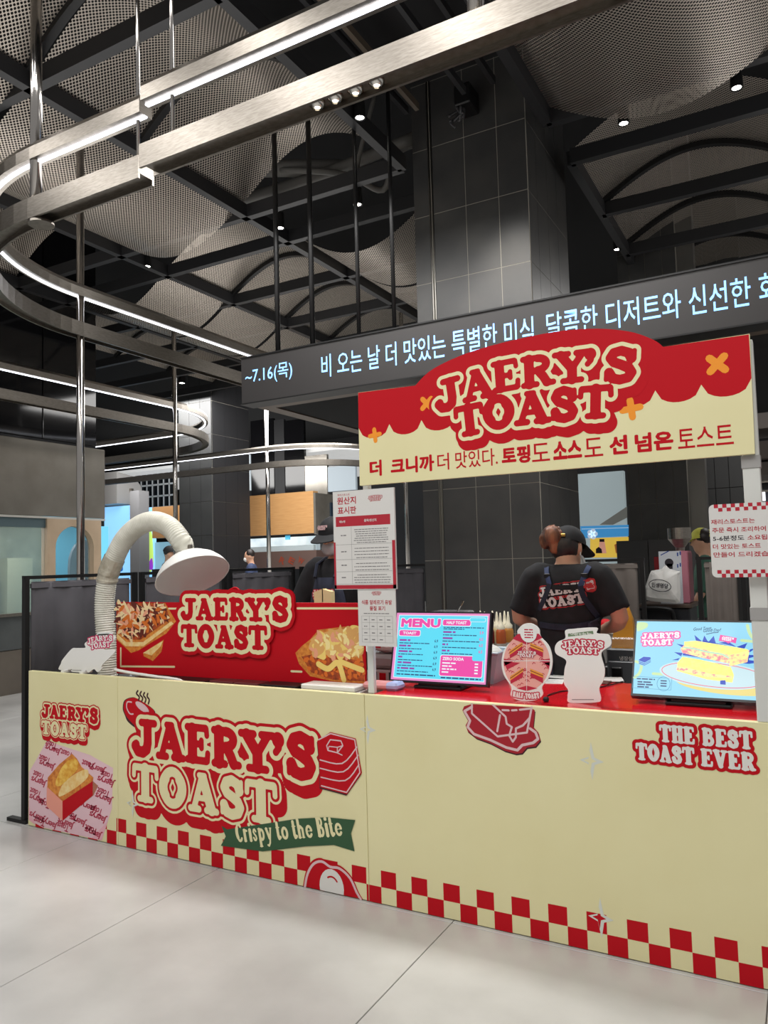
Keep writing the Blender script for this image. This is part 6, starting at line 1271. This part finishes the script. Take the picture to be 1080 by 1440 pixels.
for a in ((408, 462), (672, 460)): q = at(690 + a[0]/5.143, 720 + a[1]/5.143, wy-.1); h = bv.ray_cast(Vector((q.x, wy-1, q.z)), Vector((0, 1, 0))); hy = h[0].y if h[0] else wy-.1; mesh_obj('buckle', MB().bbox(q.x-.018, q.x+.018, hy-.016, hy-.008, q.z-.012, q.z+.012, .003), BLACK, wk)
mesh_obj('apron_skirt', MB().add([T((q*.18, -.135, z)) for z in (1.0, .45) for q in (-1, -.3)] + [T((q*.18, -.135, z)) for z in (1.0, .45) for q in (.3, 1)], [(0, 1, 3, 2), (4, 5, 7, 6)]), NAVY, wk)
# worker half hidden by the origin board, facing the counter
w2x, w2y = at(475, 800, 4.25).x, 4.25
w2, sh2, fr2, T2, _, _ = person('person', 'worker in black cap and navy apron half hidden by the origin board', w2x, w2y, PI, 1.82, {1: ((.30, .03, 1.12), (.10, .26, 1.13)), -1: ((-.27, .05, 1.12), (-.07, .27, 1.13))}, SHIRT, SHIRT, head_tilt=.28, sleeve=.9)
capmesh(fr2, CAPM, w2, .0)
mesh_obj('face_mask', MB().ellip(fr2((0, .062, -.05)), (.058, .052, .05), 16, 10), mat('clear_mask', (206, 206, 208), .3), w2, smooth=True)
mesh_obj('eyes', MB().ellip(fr2((-.03, .086, .022)), (.012, .006, .005), 8, 6).ellip(fr2((.03, .086, .022)), (.012, .006, .005), 8, 6), DHAIR, w2)
mesh_obj('hair', MB().ellip(fr2((0, -.03, .015)), (.079, .075, .07), 16, 10), DHAIR, w2, smooth=True)
ap = MB(); V = []
rows_ = [(1.36, .085), (1.25, .12), (1.1, .15), (.9, .17), (.5, .18)]
for z, hw_ in rows_:
    for i in range(9): u = -1+2*i/8; V.append(T2((u*hw_, .158 - .04*u*u, z)))
ap.add(V, [(9*r+i, 9*r+i+1, 9*r+10+i, 9*r+9+i) for r in range(4) for i in range(8)]); mesh_obj('apron', ap, NAVY, w2, smooth=True).modifiers.new('t', 'SOLIDIFY').thickness = .004
for q in (-1, 1): mesh_obj('apron_strap', MB().tube([T2((q*.07, .15, 1.36)), T2((q*.085, .10, 1.44)), T2((q*.085, .0, 1.478)), T2((q*.08, -.09, 1.42))], .012, 6), NAVY, w2)
q = Vector(T2((0, .165, 1.26))); put_logo(SMALL, [('apron_logo_outline', '12', .042, None, mat('shirt_red', (200, 44, 48), .6)), ('apron_logo', '12', .004, None, mat('shirt_white', (222, 218, 216), .6))], Plane((0, q.y-.004, 0)), q.x, q.z, .16, w2, 1)
q = Vector(fr2((0, .10, .09))); put_logo(SMALL, [('cap_logo', '12', .02, None, mat('cap_print', (226, 190, 190), .6))], Plane((0, q.y-.004, 0)), q.x, q.z, .075, w2, 1)
hq = at(457, 838, w2y-.30); br = thing('toast_box', 'folded cream toast box held in the half hidden worker\'s hands', 'box', (hq.x, hq.y, hq.z-.03))
for dx, rz in ((-.035, .3), (.025, -.25)):
    c, s = math.cos(rz), math.sin(rz); V = [(hq.x + dx + a*c - b*s*0, hq.y + b, hq.z + z + a*s) for a in (-.035, .035) for b in (-.02, .02) for z in (-.045, .035)]
    mesh_obj('flap', MB().add(V, [(0, 1, 3, 2), (4, 6, 7, 5), (0, 4, 5, 1), (2, 3, 7, 6), (0, 2, 6, 4), (1, 5, 7, 3)]), mat('carton_cream', (232, 212, 160), .6), br)
# passers-by far behind
JK = lambda n, c: noisy(n, c, tuple(min(255, v+10) for v in c), 12, .8)
def far_person(label, px, py_top, Y, rot, H, top, hat):
    p = at(px, py_top, Y); t, sh, fr, T_, _, _ = person('person', label, p.x, Y, rot, max(1.5, p.z), {1: ((.25, .03, 1.14), (.22, .16, .98)), -1: ((-.25, .03, 1.14), (-.22, .16, .98))}, top, FAR, head_tilt=.12, hand=False, voxel=.02, sleeve=1.0); 
    mesh_obj('hair', MB().ellip(fr((0, -.018, .05)), (.084, .092, .092), 14, 10), DHAIR, t, smooth=True)
    if hat: capmesh(fr, hat, t, .01)
    return t, fr
far_person('distant person in a black hat and dark jacket beside the bell hood', 236, 771, 9.5, -.9, 1.68, JK('dark_jacket', (36, 38, 42)), CAPM)
t, fr = far_person('distant person in navy top with mask in front of the wooden kiosk', 353, 775, 11.5, 2.2, 1.7, JK('navy_top', (40, 52, 84)), None); mesh_obj('face_mask', MB().ellip(fr((0, .07, -.04)), (.055, .045, .045), 12, 8), WHITE, t, smooth=True)
far_person('distant person in a yellow cap and green top right of the grinder', 991, 748, 7.9, 1.57, 1.72, JK('green_top', (52, 92, 76)), mat('yellow_cap', (206, 204, 84), .7))
